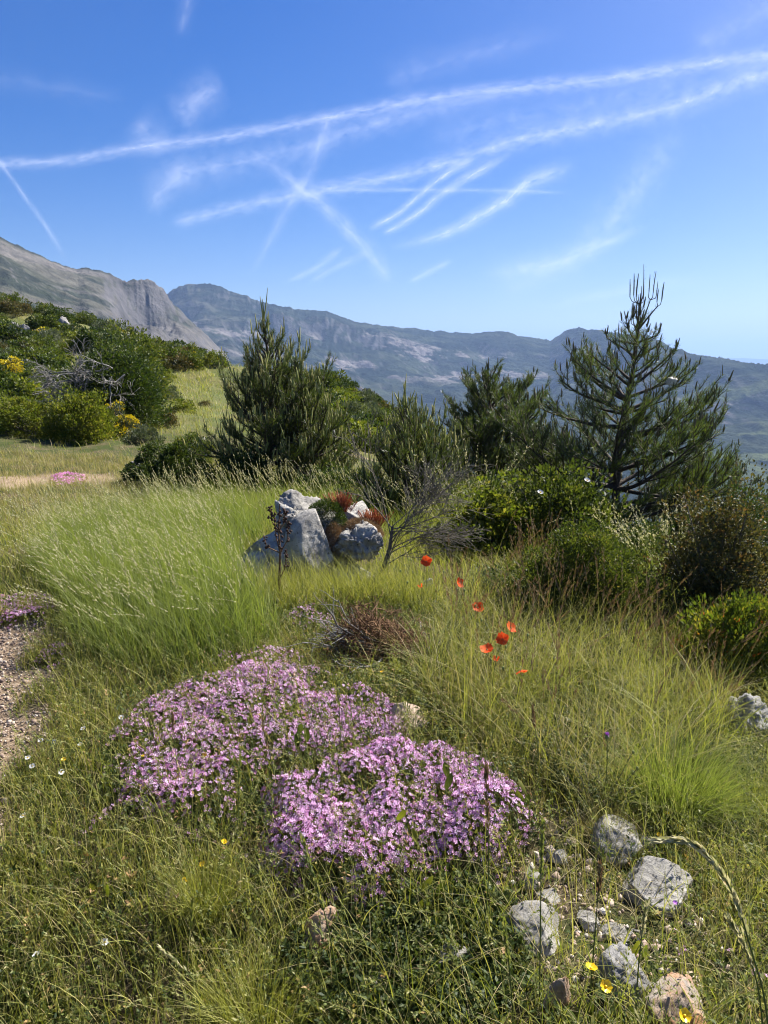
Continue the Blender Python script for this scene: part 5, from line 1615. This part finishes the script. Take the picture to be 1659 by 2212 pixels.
P = wedge(-200, 1800, 1.2, 3.2, 900); P = P[(path_mask(P[:, 0], P[:, 1]) < .3) & (fbm(P[:, 0] * 2.2, P[:, 1] * 2.2, 71, 3) > .46)]
sprigs(mb, lift(P), rng.uniform(.02, .07, len(P)), 6, .036, .013, tone=np.clip(rng.normal(.55, .25, len(P)), 0, 1), lean=.5)
tag(mb.build('low_herbs', [LEAF_HERB, STALK]), 'small leafy herbs between the short grass', None, kind='stuff')
mb = MB()
gH = ground_poly([(560, 2212), (640, 2040), (800, 1960), (960, 1900), (1100, 1960), (1130, 2080), (1060, 2240)])
P = scatter(gH, 1500)
sprigs(mb, lift(P), rng.uniform(.04, .10, len(P)), 11, .024, .009, tone=np.clip(rng.normal(.25, .15, len(P)), 0, 1), lean=.6)
gH2 = ground_poly([(760, 1470), (870, 1440), (1000, 1500), (1080, 1600), (950, 1620), (880, 1560)])
P = scatter(gH2, 1100)
sprigs(mb, lift(P), rng.uniform(.04, .12, len(P)), 12, .020, .010, tone=np.clip(rng.normal(.55, .2, len(P)), 0, 1), lean=.6)
gH3 = ground_poly([(1500, 1640), (1659, 1600), (1800, 1700), (1800, 1950), (1600, 1900), (1520, 1780)])
P = scatter(gH3, 2400)
sprigs(mb, lift(P), rng.uniform(.06, .16, len(P)), 16, .013, .003, tone=np.clip(rng.normal(.35, .2, len(P)), 0, 1), lean=.4)
gH4 = ground_poly([(560, 1280), (900, 1280), (960, 1400), (880, 1460), (640, 1420), (560, 1340)])
P = scatter(gH4, 2600)
sprigs(mb, lift(P), rng.uniform(.05, .14, len(P)), 12, .014, .005, tone=np.clip(rng.normal(.45, .25, len(P)), 0, 1), lean=.5)
tag(mb.build('leafy_herbs', [LEAF_HERB, STALK]), 'larger leafy herbs around the flower cushions', None, kind='stuff')
# straw and litter lying on the stony patch and path edges
mb = MB()
P = wedge(-200, 1900, 1.2, 4.5, 30000)
m = path_mask(P[:, 0], P[:, 1]); P = P[(m < .5) & (rng.random(len(P)) < .3 + bareness(P))]; n = len(P)
Z_ = lift(P, .006)
D_ = unit(np.column_stack([rng.normal(size=(n, 2)), rng.normal(size=n) * .25 + .1]))
leaves(mb, Z_, D_, perp(D_), rng.uniform(.02, .07, n), .0022, a=rng.random(n), fold=.1)
Q = wedge(-200, 1900, 1.2, 4.0, 3800); Q = Q[path_mask(Q[:, 0], Q[:, 1]) < .5]; k = len(Q)
blades(mb, lift(Q), rng.uniform(.10, .30, k), rng.uniform(.0016, .0026, k), ndir(k), rng.uniform(.3, 1.7, k), S=6, a=rng.uniform(.3, 1, k))
tag(mb.build('straw_litter', [DRYGRASS]), 'dry straw lying between the plants', None, kind='stuff')


# ================================================================ cushions of pink flowers
def mat_patch(label, pix, H, dens, seed, bloom=PINK, fs=.0075, edge=.16, leafd=9000, name='flower_cushion', thin=.0, group='cushions of small pink flowers', gap=.42, leafL=.013):
    g = ground_poly(pix, H * .55)
    A = area(g); c = np.array([g[:, 0].mean(), g[:, 1].mean()]); cz = G(c[0], c[1])[0]
    o = empty(name, (c[0], c[1], cz)); tag(o, label, 'flower cushion', group)
    org = np.array([c[0], c[1], cz])

    def dome(p):
        d = edge_dist(p[:, 0], p[:, 1], g)
        e = 1 - np.clip(1 - d / edge, 0, 1) ** 2.2
        return H * e * (.45 + 1.1 * (fbm(p[:, 0] * 6, p[:, 1] * 6, seed, 4) - .1)) , d
    n = int(A * leafd)
    P = scatter(g, n); dm, d = dome(P); n = len(P)
    z = dm * rng.uniform(.2, 1.0, n) ** .6
    Q = lift(P); Q[:, 2] += z
    D = unit(rng.normal(size=(n, 3)) + [0, -.3, .8])
    mb = MB(); leaves(mb, Q - org, D, perp(D), leafL * rng.uniform(.6, 1.4, n), leafL * .42, a=np.clip(rng.normal(.38, .2, n), 0, 1))
    k = n // 4
    s = np.linspace(0, 1, 3)[None, :, None]
    B = lift(P[:k]); T = Q[:k]
    tubes_batch(mb, B[:, None] * (1 - s) + T[:, None] * s - org, np.full((k, 3), .0009), 3, m=1, a=rng.random(k))
    mb.build('foliage', [LEAF_D, STALK], o)
    n = int(A * dens); P = scatter(g, n)
    f = .62 * fbm(P[:, 0] * 10, P[:, 1] * 10, seed + 3, 5, gain=.65) + .38 * fbm(P[:, 0] * 3.6, P[:, 1] * 3.6, seed + 13, 3) + rng.normal(0, .08, len(P))
    f = f - .20 * np.clip(1 - edge_dist(P[:, 0], P[:, 1], g) / (edge * .8), 0, 1); P = P[f > gap + .01]; dm, d = dome(P); n = len(P)
    Q = lift(P); Q[:, 2] += dm * rng.uniform(.86, 1.0, n) + rng.uniform(.002, .020, n)
    # slope of the dome tilts the flowers outward
    e = .01; dx = (dome(P + [e, 0])[0] - dm) / e; dy = (dome(P + [0, e])[0] - dm) / e
    N = unit(np.column_stack([-dx * .8, -dy * .8 - .25, np.ones(n)]) + rng.normal(size=(n, 3)) * .38 + np.array([.15, 0, 0]))
    u = perp(N); w = np.cross(N, u); mb = MB(); tone = np.clip(rng.normal(.5, .25, n), 0, 1)
    for j in range(5):
        th = j / 5 * 2 * math.pi
        dd = u * math.cos(th) + w * math.sin(th)
        leaves(mb, Q - org + dd * .0008, unit(dd + N * .18), N, fs * rng.uniform(.85, 1.15, n), fs * .72, a=tone, fold=-.12, mid=.68)
    leaves(mb, Q - org - N * .011, N, u, .011, .0028, m=1, a=rng.random(n)); leaves(mb, Q - org - N * .011, N, w, .011, .0028, m=1, a=rng.random(n))
    kb = rng.random(n) < .3; nb_ = int(kb.sum()); R2 = Q[kb] + rng.normal(size=(nb_, 3)) * .006
    leaves(mb, R2 - org, unit(N[kb] + rng.normal(size=(nb_, 3)) * .5), u[kb], .010, .003, m=1, a=rng.random(nb_))
    bo = mb.build('blossoms', [bloom, CALYX], o); bo['kind'] = 'stuff'
    return o


mat_patch('front pink flower cushion, the brightest and nearest one', FRONT, .14, 12000, 401, edge=.13, gap=.45)
mat_patch('broad pink flower cushion behind the front one', BACK, .10, 10000, 402, edge=.12, gap=.46)
mat_patch('thin pink patch between root pile and broad cushion at left', [(420, 1440), (470, 1405), (560, 1395), (640, 1400), (690, 1425), (600, 1440), (500, 1445)], .07, 4000, 403, edge=.1, gap=.48)
mat_patch('sparse pink fringe trailing off to the lower left', [(130, 1810), (200, 1745), (300, 1700), (380, 1720), (340, 1770), (230, 1800), (160, 1840)], .06, 3300, 404, edge=.12, gap=.52, leafd=4000)
mat_patch('sparse pink fringe below the broad cushion', [(350, 1760), (480, 1790), (580, 1780), (560, 1850), (470, 1870), (380, 1830)], .07, 3000, 405, edge=.12, gap=.55, leafd=5000)
mat_patch('pale pink flowers at the foot of the boulder', [(598, 1330), (625, 1285), (700, 1278), (740, 1310), (740, 1355), (670, 1375), (610, 1365)], .07, 4000, 406, edge=.12, gap=.47)
mat_patch('pink flower patch at the left edge beside the path', [(-40, 1330), (-20, 1290), (60, 1278), (130, 1284), (135, 1315), (90, 1345), (20, 1350)], .07, 6000, 407, edge=.12, gap=.42)
mat_patch('small pink patch between the path and the tall grass', [(65, 1430), (85, 1402), (130, 1385), (170, 1385), (160, 1415), (110, 1440)], .06, 6000, 408, edge=.1, gap=.42)
mat_patch('bright pink patch on the sandy spot far left', [(100, 1046), (112, 1024), (150, 1018), (186, 1024), (180, 1042), (140, 1050)], .05, 2500, 409, bloom=PINK_H, fs=.013, edge=.3, leafd=1600, gap=.43)
mat_patch('scattered lilac flowers in the grass at the lower right', [(1370, 2030), (1420, 1990), (1500, 2010), (1620, 2060), (1720, 2120), (1720, 2230), (1600, 2190), (1480, 2120), (1400, 2075)], .05, 900, 410, edge=.1, gap=.50, leafd=1500, fs=.008)
mat_patch('loose pink flowers at the right margin of the front cushion', [(1120, 1700), (1180, 1740), (1190, 1820), (1130, 1880), (1060, 1930), (1040, 1880), (1120, 1830), (1150, 1770)], .06, 2600, 411, edge=.1, gap=.52, leafd=4000)


# ================================================================ single flowers
def stem_to(root, org, top, r0=.0014, sway=.02, name='stem', mat=None):
    base = np.array([top[0] + rng.normal() * sway * 2, top[1] + rng.normal() * sway, 0]); base[2] = G(base[0], base[1])[0]
    s = np.linspace(0, 1, 8)[:, None]
    mid = rng.normal(size=3) * sway * [1, 1, 0]
    pts = base * (1 - s) + top * s + mid * np.sin(s * math.pi)
    mb = MB(); tube(mb, pts - org, np.linspace(r0, r0 * .7, 8), 5, a=rng.random()); mb.build(name, mat or STALK, root, smooth=True)
    return base


POP = [(921, 1213, .032, 'uppermost large poppy, right in front of the small rugged rock', (-.1, -.8, .5)), (910, 1270, .014, 'tiny half open poppy on the small rugged rock', (-.3, -.5, .8)),
       (991, 1259, .028, 'poppy right of the small rugged rock, turned to the side', (.7, -.6, .4)), (1032, 1313, .028, 'poppy with a green bud hanging beside it', (.1, -.6, .7)),
       (1102, 1356, .027, 'upper right poppy of the close pair', (.5, -.5, .6)), (1086, 1381, .028, 'lower left poppy of the close pair', (-.3, -.7, .6)),
       (1052, 1404, .028, 'flat drooping poppy left of the close pair', (-.2, -.3, .9)), (1071, 1429, .014, 'closed narrow poppy below the close pair', (0, -.2, 1)), (1126, 1447, .025, 'lowest poppy on the far right, drooping like a bell', (.2, -.4, -.7))]
for px, py, L, lab, fc in POP:
    h = .36 if py < 1300 else .34
    top = gp(px, py, h)
    o = empty('poppy', (top[0], top[1], G(top[0], top[1])[0])); org = np.array(o.location)
    tag(o, lab, 'poppy', 'orange red poppies')
    stem_to(o, org, top - np.array([0, 0, .004]), .0017)
    small = L < .02
    flower_open(o, top - org, fc, 4, L * (1 if not small else 1.2), L * (1.35 if not small else .6), POPPY, 'petal', BUD, cup=.30 if not small else 1.2, cr=.004)
    if rng.random() < .75 or 'bud' in lab:
        bt = top + np.array([rng.uniform(-.05, .05) if 'bud' not in lab else -.012, rng.uniform(-.03, .03), rng.uniform(-.06, .01) if 'bud' not in lab else .012])
        v, f = ico(2); mb = MB(); mb.add(v * [.0055, .0055, .0095] + bt - org, t=f, a=rng.random()); mb.build('bud', BUD, o, smooth=True)
        s = np.linspace(0, 1, 8)[:, None]; base = top + np.array([rng.normal() * .03, rng.normal() * .03, 0]); base[2] = G(base[0], base[1])[0]
        mb = MB(); tube(mb, base * (1 - s) + bt * s - org, .0009, 4); mb.build('bud_stem', STALK, o)
for px, py in [(888, 1210), (958, 1235), (1040, 1340), (1115, 1355), (865, 1233), (880, 1258), (1003, 1275), (1140, 1372)]:
    top = gp(px, py, .34); o = empty('poppy_bud', (top[0], top[1], G(top[0], top[1])[0])); org = np.array(o.location)
    tag(o, 'green unopened poppy bud on a thin stem among the poppies', 'poppy bud', 'unopened poppy buds')
    stem_to(o, org, top, .001)
    v, f = ico(2); mb = MB(); mb.add(v * [.006, .006, .0095] + top - org, t=f, a=rng.random()); mb.build('bud', BUD, o, smooth=True)

BUT = [(474, 1686, .10, 'yellow buttercup left in front of the broad pink cushion'), (484, 1819, .07, 'orange yellow buttercup in the dark gap below the cushion'), (438, 1867, .07, 'yellow buttercup above the bright grass blades'),
       (398, 1902, .06, 'pale yellow buttercup near the beige stone'), (310, 1634, .10, 'yellow buttercup at the left side of the broad cushion'), (443, 1630, .10, 'yellow buttercup inside the broad cushion'),
       (826, 1451, .10, 'yellow flower above the broad cushion near the root pile'), (1424, 1805, .06, 'leftmost of the small yellow flowers by the right tussock'), (1438, 1757, .09, 'topmost of the small yellow flowers by the right tussock'),
       (1458, 1783, .08, 'middle of the small yellow flowers by the right tussock'), (1471, 1791, .07, 'rightmost of the small yellow flowers by the right tussock'), (138, 1641, .07, 'tiny yellow flower left among the white ones')]
for px, py, h, lab in BUT:
    top = gp(px, py, h); o = empty('buttercup', (top[0], top[1], G(top[0], top[1])[0])); org = np.array(o.location)
    tag(o, lab, 'buttercup', 'yellow buttercups')
    stem_to(o, org, top, .0009, .01)
    flower_open(o, top - org, unit(rng.normal(size=3) * .3 + [0, -.4, .9]), 5, .0095, .010, YELLOW, 'petal', YELLOW, cup=.4, cr=.003)
for px, py, h, lab in [(1277, 2093, .22, 'large yellow buttercup seen from the side near the bottom'), (1308, 2131, .20, 'large wide open yellow buttercup near the bottom'), (1478, 2194, .16, 'large yellow buttercup in front of the orange rock')]:
    top = gp(px, py, h); o = empty('buttercup', (top[0], top[1], G(top[0], top[1])[0])); org = np.array(o.location)
    tag(o, lab, 'buttercup', 'yellow buttercups')
    stem_to(o, org, top, .0011, .012)
    flower_open(o, top - org, (.1, -.6 if px != 1277 else .1, .8), 5, .0125, .0135, YELLOW, 'petal', YELLOW, cup=.45, cr=.0035)
WH = [(180, 1574), (174, 1608), (60, 1637), (88, 1600), (50, 1762), (78, 2063), (226, 2036), (262, 1550), (118, 1602), (132, 1668), (70, 1655), (255, 1573)]
for i, (px, py) in enumerate(WH):
    top = gp(px, py, .09); o = empty('white_flower', (top[0], top[1], G(top[0], top[1])[0])); org = np.array(o.location)
    tag(o, 'small white flower in the grass beside the path', 'flower', 'small white flowers beside the path')
    stem_to(o, org, top, .0008, .01)
    flower_open(o, top - org, unit(rng.normal(size=3) * .3 + [0, -.4, .9]), 5, .011, .012, WHITE, 'petal', YELLOW, cup=.2, cr=.003)


# thistle with one purple head
top = gp(1311, 1592, .34); o = empty('thistle', (top[0], top[1], G(top[0], top[1])[0])); org = np.array(o.location)
tag(o, 'spiny thistle with a single purple head in the rough grass', 'thistle')
th_b = stem_to(o, org, top, .002, .01)
v, f = ico(3); mb = MB(); mb.add(v * [.008, .008, .010] + top - org, t=f); mb.build('flower_base', BUD, o, smooth=True)
d = unit(rng.normal(size=(90, 3)) * .5 + [0, -.1, 1]); mb = MB(); leaves(mb, np.tile(top - org + [0, 0, .006], (90, 1)), d, perp(d), .014, .0016, a=rng.random(90)); mb.build('florets', PURPLE, o)
for k in range(7):
    bt = top + np.array([rng.uniform(-.16, .12), rng.uniform(-.05, .05), rng.uniform(-.20, .0)])
    s = np.linspace(0, 1, 6)[:, None]; mb = MB(); tube(mb, th_b * (1 - s) + bt * s + (np.sin(s * 3) * .01) - org, .0014, 5); mb.build('branch', TWIG, o)
    n = 60; t = rng.uniform(.3, 1, (n, 1)); q = th_b * (1 - t) + bt * t - org; d = unit(rng.normal(size=(n, 3)) + [0, 0, .5]); mb = MB(); leaves(mb, q, d, perp(d), .012, .003, a=rng.random(n))
    mb.add(v * [.006, .006, .008] + bt - org, t=f); mb.build('bud', SEED_G, o)
top = gp(1458, 1950, .12); o = empty('purple_flower', (top[0], top[1], G(top[0], top[1])[0])); org = np.array(o.location)
tag(o, 'single small purple flower over the white slab', 'flower'); stem_to(o, org, top, .0009, .006)
flower_open(o, top - org, (0, -.4, .9), 5, .006, .005, PURPLE, 'petal')


# broad leaved plants
def leaf_plant(label, tips, mat=LEAF_Y, L=.07, W=.024, hbase=.0):
    p0 = gp(tips[0][0], tips[0][1] + 40, 0.0)
    t3 = [gp(a, b, c) for a, b, c in tips]
    base = np.mean(t3, 0); base[2] = G(base[0], base[1])[0]
    o = empty('broad_leaved_plant', base); tag(o, label, 'leafy plant')
    for t in t3:
        d = unit(np.array([rng.normal() * .3, rng.normal() * .2 - .1, 1.0])); S = 6
        s = np.linspace(-.5, .5, S + 1)[:, None]; wv = np.linspace(-1, 1, 3)[None]
        wid = W * .5 * np.cos(s * math.pi) ** .7 + .0008
        side = perp(d[None])[0]; side = unit(side * [1, .25, .4]); nn = np.cross(d, side)
        V = d * (s * L)[..., None] + side * (wv * wid)[..., None] + nn * (abs(wv) * wid * .5 + (s ** 2) * L * .4)[..., None]
        mb = MB(); mb.add(V.reshape(-1, 3) + t - base, q=grid_faces(S + 1, 3), a=rng.uniform(.3, .9)); mb.build('leaf', mat, o, smooth=True)
        s = np.linspace(0, 1, 4)[:, None]; mb = MB(); tube(mb, (t - d * L * .5 - base) * s, .0011, 5); mb.build('leaf_stalk', STALK, o)
    return o


leaf_plant('two pale green broad leaves standing in the front pink cushion', [(866, 1763, .24), (893, 1803, .20)], L=.055, W=.020)
leaf_plant('dark broad leaves at the lower rim of the front cushion', [(922, 1905, .10), (950, 1925, .08), (905, 1960, .06)], LEAF_M)
leaf_plant('dark broad leaves in the middle of the front cushion', [(965, 1665, .19), (970, 1690, .18), (660, 1575, .14), (648, 1590, .13)][:2], LEAF_D)
leaf_plant('dark broad leaves in the middle of the broad cushion', [(650, 1572, .15), (662, 1590, .14), (642, 1600, .13)], LEAF_D)
leaf_plant('pale broad leaves beside the lilac flowers at lower right', [(1369, 2048, .06), (1398, 2060, .05), (1385, 2075, .04)])
leaf_plant('broad dark leaves at the right end of the front cushion', [(1132, 1700, .12), (1138, 1735, .10), (1120, 1720, .11)], LEAF_M)
leaf_plant('low dark leaves beside the large buttercups', [(1270, 2180, .05), (1300, 2195, .04), (1240, 2200, .04), (1360, 2190, .05)], LEAF_D)
leaf_plant('upright leaves under the boulder', [(692, 1262, .10), (700, 1272, .08), (686, 1278, .07)])
leaf_plant('bright leaves at lower left near the beige stone', [(236, 1922, .10), (200, 1922, .08)], LEAF_Y, L=.05)


# grass tussocks
def tussock(label, px, py, w, h, n, mats, seed, heads=0, hm=1, name='grass_tussock', bend=(.1, .8), bw=.0028, hl=(.8, 1.25), hk=22, hs=(.018, .006), frac=.3):
    p = gp(px, py); sc = math.hypot(p[1], CAMZ - p[2]) / FPX
    W = w * sc; Hh = h * sc
    mb = MB(); P = np.column_stack([rng.normal(size=n) * W * .16, rng.normal(size=n) * W * .13, np.zeros(n)])
    out = unit(P[:, :2] + rng.normal(size=(n, 2)) * W * .08)
    blades(mb, P, Hh * rng.uniform(.5, 1.1, n), bw, out, rng.uniform(bend[0], bend[1], n), S=6, a=np.clip(rng.normal(.5, .22, n), 0, 1))
    if heads:
        P = P[:heads]; o2 = unit(out[:heads] + np.array([-.3, 0]))
        _, _, C = blades(mb, P, Hh * rng.uniform(hl[0], hl[1], heads), .0025, o2, rng.uniform(.1, .6, heads), S=9, a=rng.uniform(.3, .9, heads))
        seed_heads(mb, C, frac, hk, hs[0], hs[1], m=hm, spread=.5)
    o = mb.build(name, mats); o.location = tuple(p - [0, 0, .01])
    return tag(o, label, 'grass tussock')


tussock('soft bright green grass tussock in front of the rough grass', 1455, 1775, 230, 200, 2600, [MEADOW, SEED_G], 1, bend=(.1, .9))
tussock('green grass tussock at the right edge below the rugged grey boulder', 1620, 1780, 200, 130, 1500, [GRASS, SEED_G], 2)
tussock('yellow green tuft of upright blades below the broad cushion', 440, 1985, 130, 150, 420, [GRASS, SEED_G], 3, heads=24, bw=.003, hs=(.012, .004), hk=14)
tussock('tall pale headed grass clump in front of the brown shrub', 1450, 1330, 150, 225, 260, [MEADOW, SEED], 4, heads=34, bend=(.05, .5), hl=(.85, 1.35), hs=(.022, .008), hk=30)
tussock('arching pale grass clump before the dark pine', 1030, 1180, 150, 215, 240, [MEADOW, SEED], 5, heads=22, bend=(.05, .6), hl=(.85, 1.3), hs=(.024, .008), hk=18)
tussock('drooping straw headed grass clump over the brown shrub', 1590, 1330, 150, 165, 160, [DRYGRASS, SEED], 6, heads=16, bend=(.3, .9), hl=(.9, 1.3), hs=(.020, .006), hk=24, frac=.25)
tussock('dry brown grass tuft left of the rugged grey boulder', 1530, 1560, 110, 150, 260, [DRYGRASS, SEED_B], 7, heads=22, hs=(.016, .003))
tussock('small straw coloured grass tuft above the white angular block', 1310, 1830, 110, 100, 420, [DRYGRASS, SEED_B], 8, bw=.002)
tussock('bluish green grass tuft at the bottom edge left of centre', 560, 2230, 200, 150, 700, [GRASS, SEED_G], 9, heads=16, hs=(.013, .004))


# tall single grass stems near the camera
def near_stem(label, tip, mid, foot_px, h, bend_top=None, head=.34, mat=SEED_G, L=.021, W=.0062, k=46, D=None, r=.0022):
    top = gp(tip[0], tip[1], h) if D is None else at_depth(tip[0], tip[1], D)
    x, y = top[0], top[1]
    base = at_depth(foot_px[0], foot_px[1], y) ; base = np.array([base[0], y, G(base[0], y)[0]])
    m3 = at_depth(mid[0], mid[1], y)
    c = catmull([base, m3, top] if bend_top is None else [base, m3] + [at_depth(a, b, y) for a, b in bend_top] + [top], 40)
    k = int(k * 1.4)
    o = empty('tall_grass_stem', base); tag(o, label, 'grass stem', 'tall grass stems near the camera')
    mb = MB(); tube(mb, c - base, np.linspace(r, r * .5, 40), 5, a=rng.random(), b=.3); mb.build('stalk', STALK, o, smooth=True)
    mb = MB(); seed_heads(mb, (c - base)[None], head, k, L, W, spread=.22); mb.build('seed_head', mat, o)


near_stem('nearest tall green grass stem left of centre with a slender head', (652, 1808), (710, 2010), (745, 2240), .62, head=.40, k=60)
near_stem('tall brown headed stem rising through the front cushion', (1050, 1655), (1055, 1900), (1030, 2230), .62, mat=SEED_B, head=.32, k=50)
near_stem('tall straight green stem right of the brown headed one', (1171, 1780), (1168, 1960), (1162, 2240), .52, head=.38, k=56)
near_stem('leaning stem between the cushion and the yellow flowers', (1085, 1985), (1100, 2090), (1112, 2240), .36, head=.5, k=40)
near_stem('brown stem left of the large buttercups', (1297, 1870), (1285, 2020), (1268, 2240), .45, mat=SEED_B, head=.22, k=30)
near_stem('big arching pale seed head at the lower right', (1424, 1815), (1655, 2180), (1690, 2300), .5, bend_top=[(1625, 2060), (1585, 1935), (1530, 1850), (1480, 1818)], head=.62, mat=SEED, L=.024, W=.0065, k=120, D=1.25)
near_stem('second arching seed head behind the big one at lower right', (1575, 1985), (1640, 2150), (1670, 2290), .4, bend_top=[(1610, 2050)], head=.5, mat=SEED, k=50, D=1.3)
near_stem('thin stem crossing the left part of the front cushion', (565, 1555), (600, 1720), (570, 1900), .36, head=.2, mat=SEED_B, k=24)
near_stem('thin upright stem in the middle of the front cushion', (730, 1480), (735, 1600), (728, 1740), .40, head=.2, k=24)
near_stem('thin brown headed stem at left of the broad cushion', (372, 1545), (385, 1680), (400, 1800), .34, head=.12, mat=SEED_B, k=26)
near_stem('short headed stem in the lower left grass', (417, 1940), (408, 2030), (400, 2160), .30, head=.4, mat=SEED_G, k=30)
near_stem('pale headed stem above the gravel edge at lower left', (205, 1790), (222, 1900), (235, 2080), .34, head=.3, mat=SEED_G, k=28)
near_stem('green headed stem in front of the bright leaf tuft', (520, 1620), (512, 1800), (505, 2000), .42, head=.2, mat=SEED_G, k=24)
near_stem('green headed stem standing before the peach stone', (1150, 1530), (1162, 1620), (1165, 1800), .36, head=.25, mat=SEED_B, k=28)
near_stem('straw coloured stem beside the grey pitted rock', (1395, 1960), (1380, 2080), (1372, 2230), .36, head=.3, mat=SEED, k=30)
near_stem('leaning stem with a light head at the bottom left', (350, 2050), (420, 2120), (440, 2230), .25, head=.35, mat=SEED, k=30)
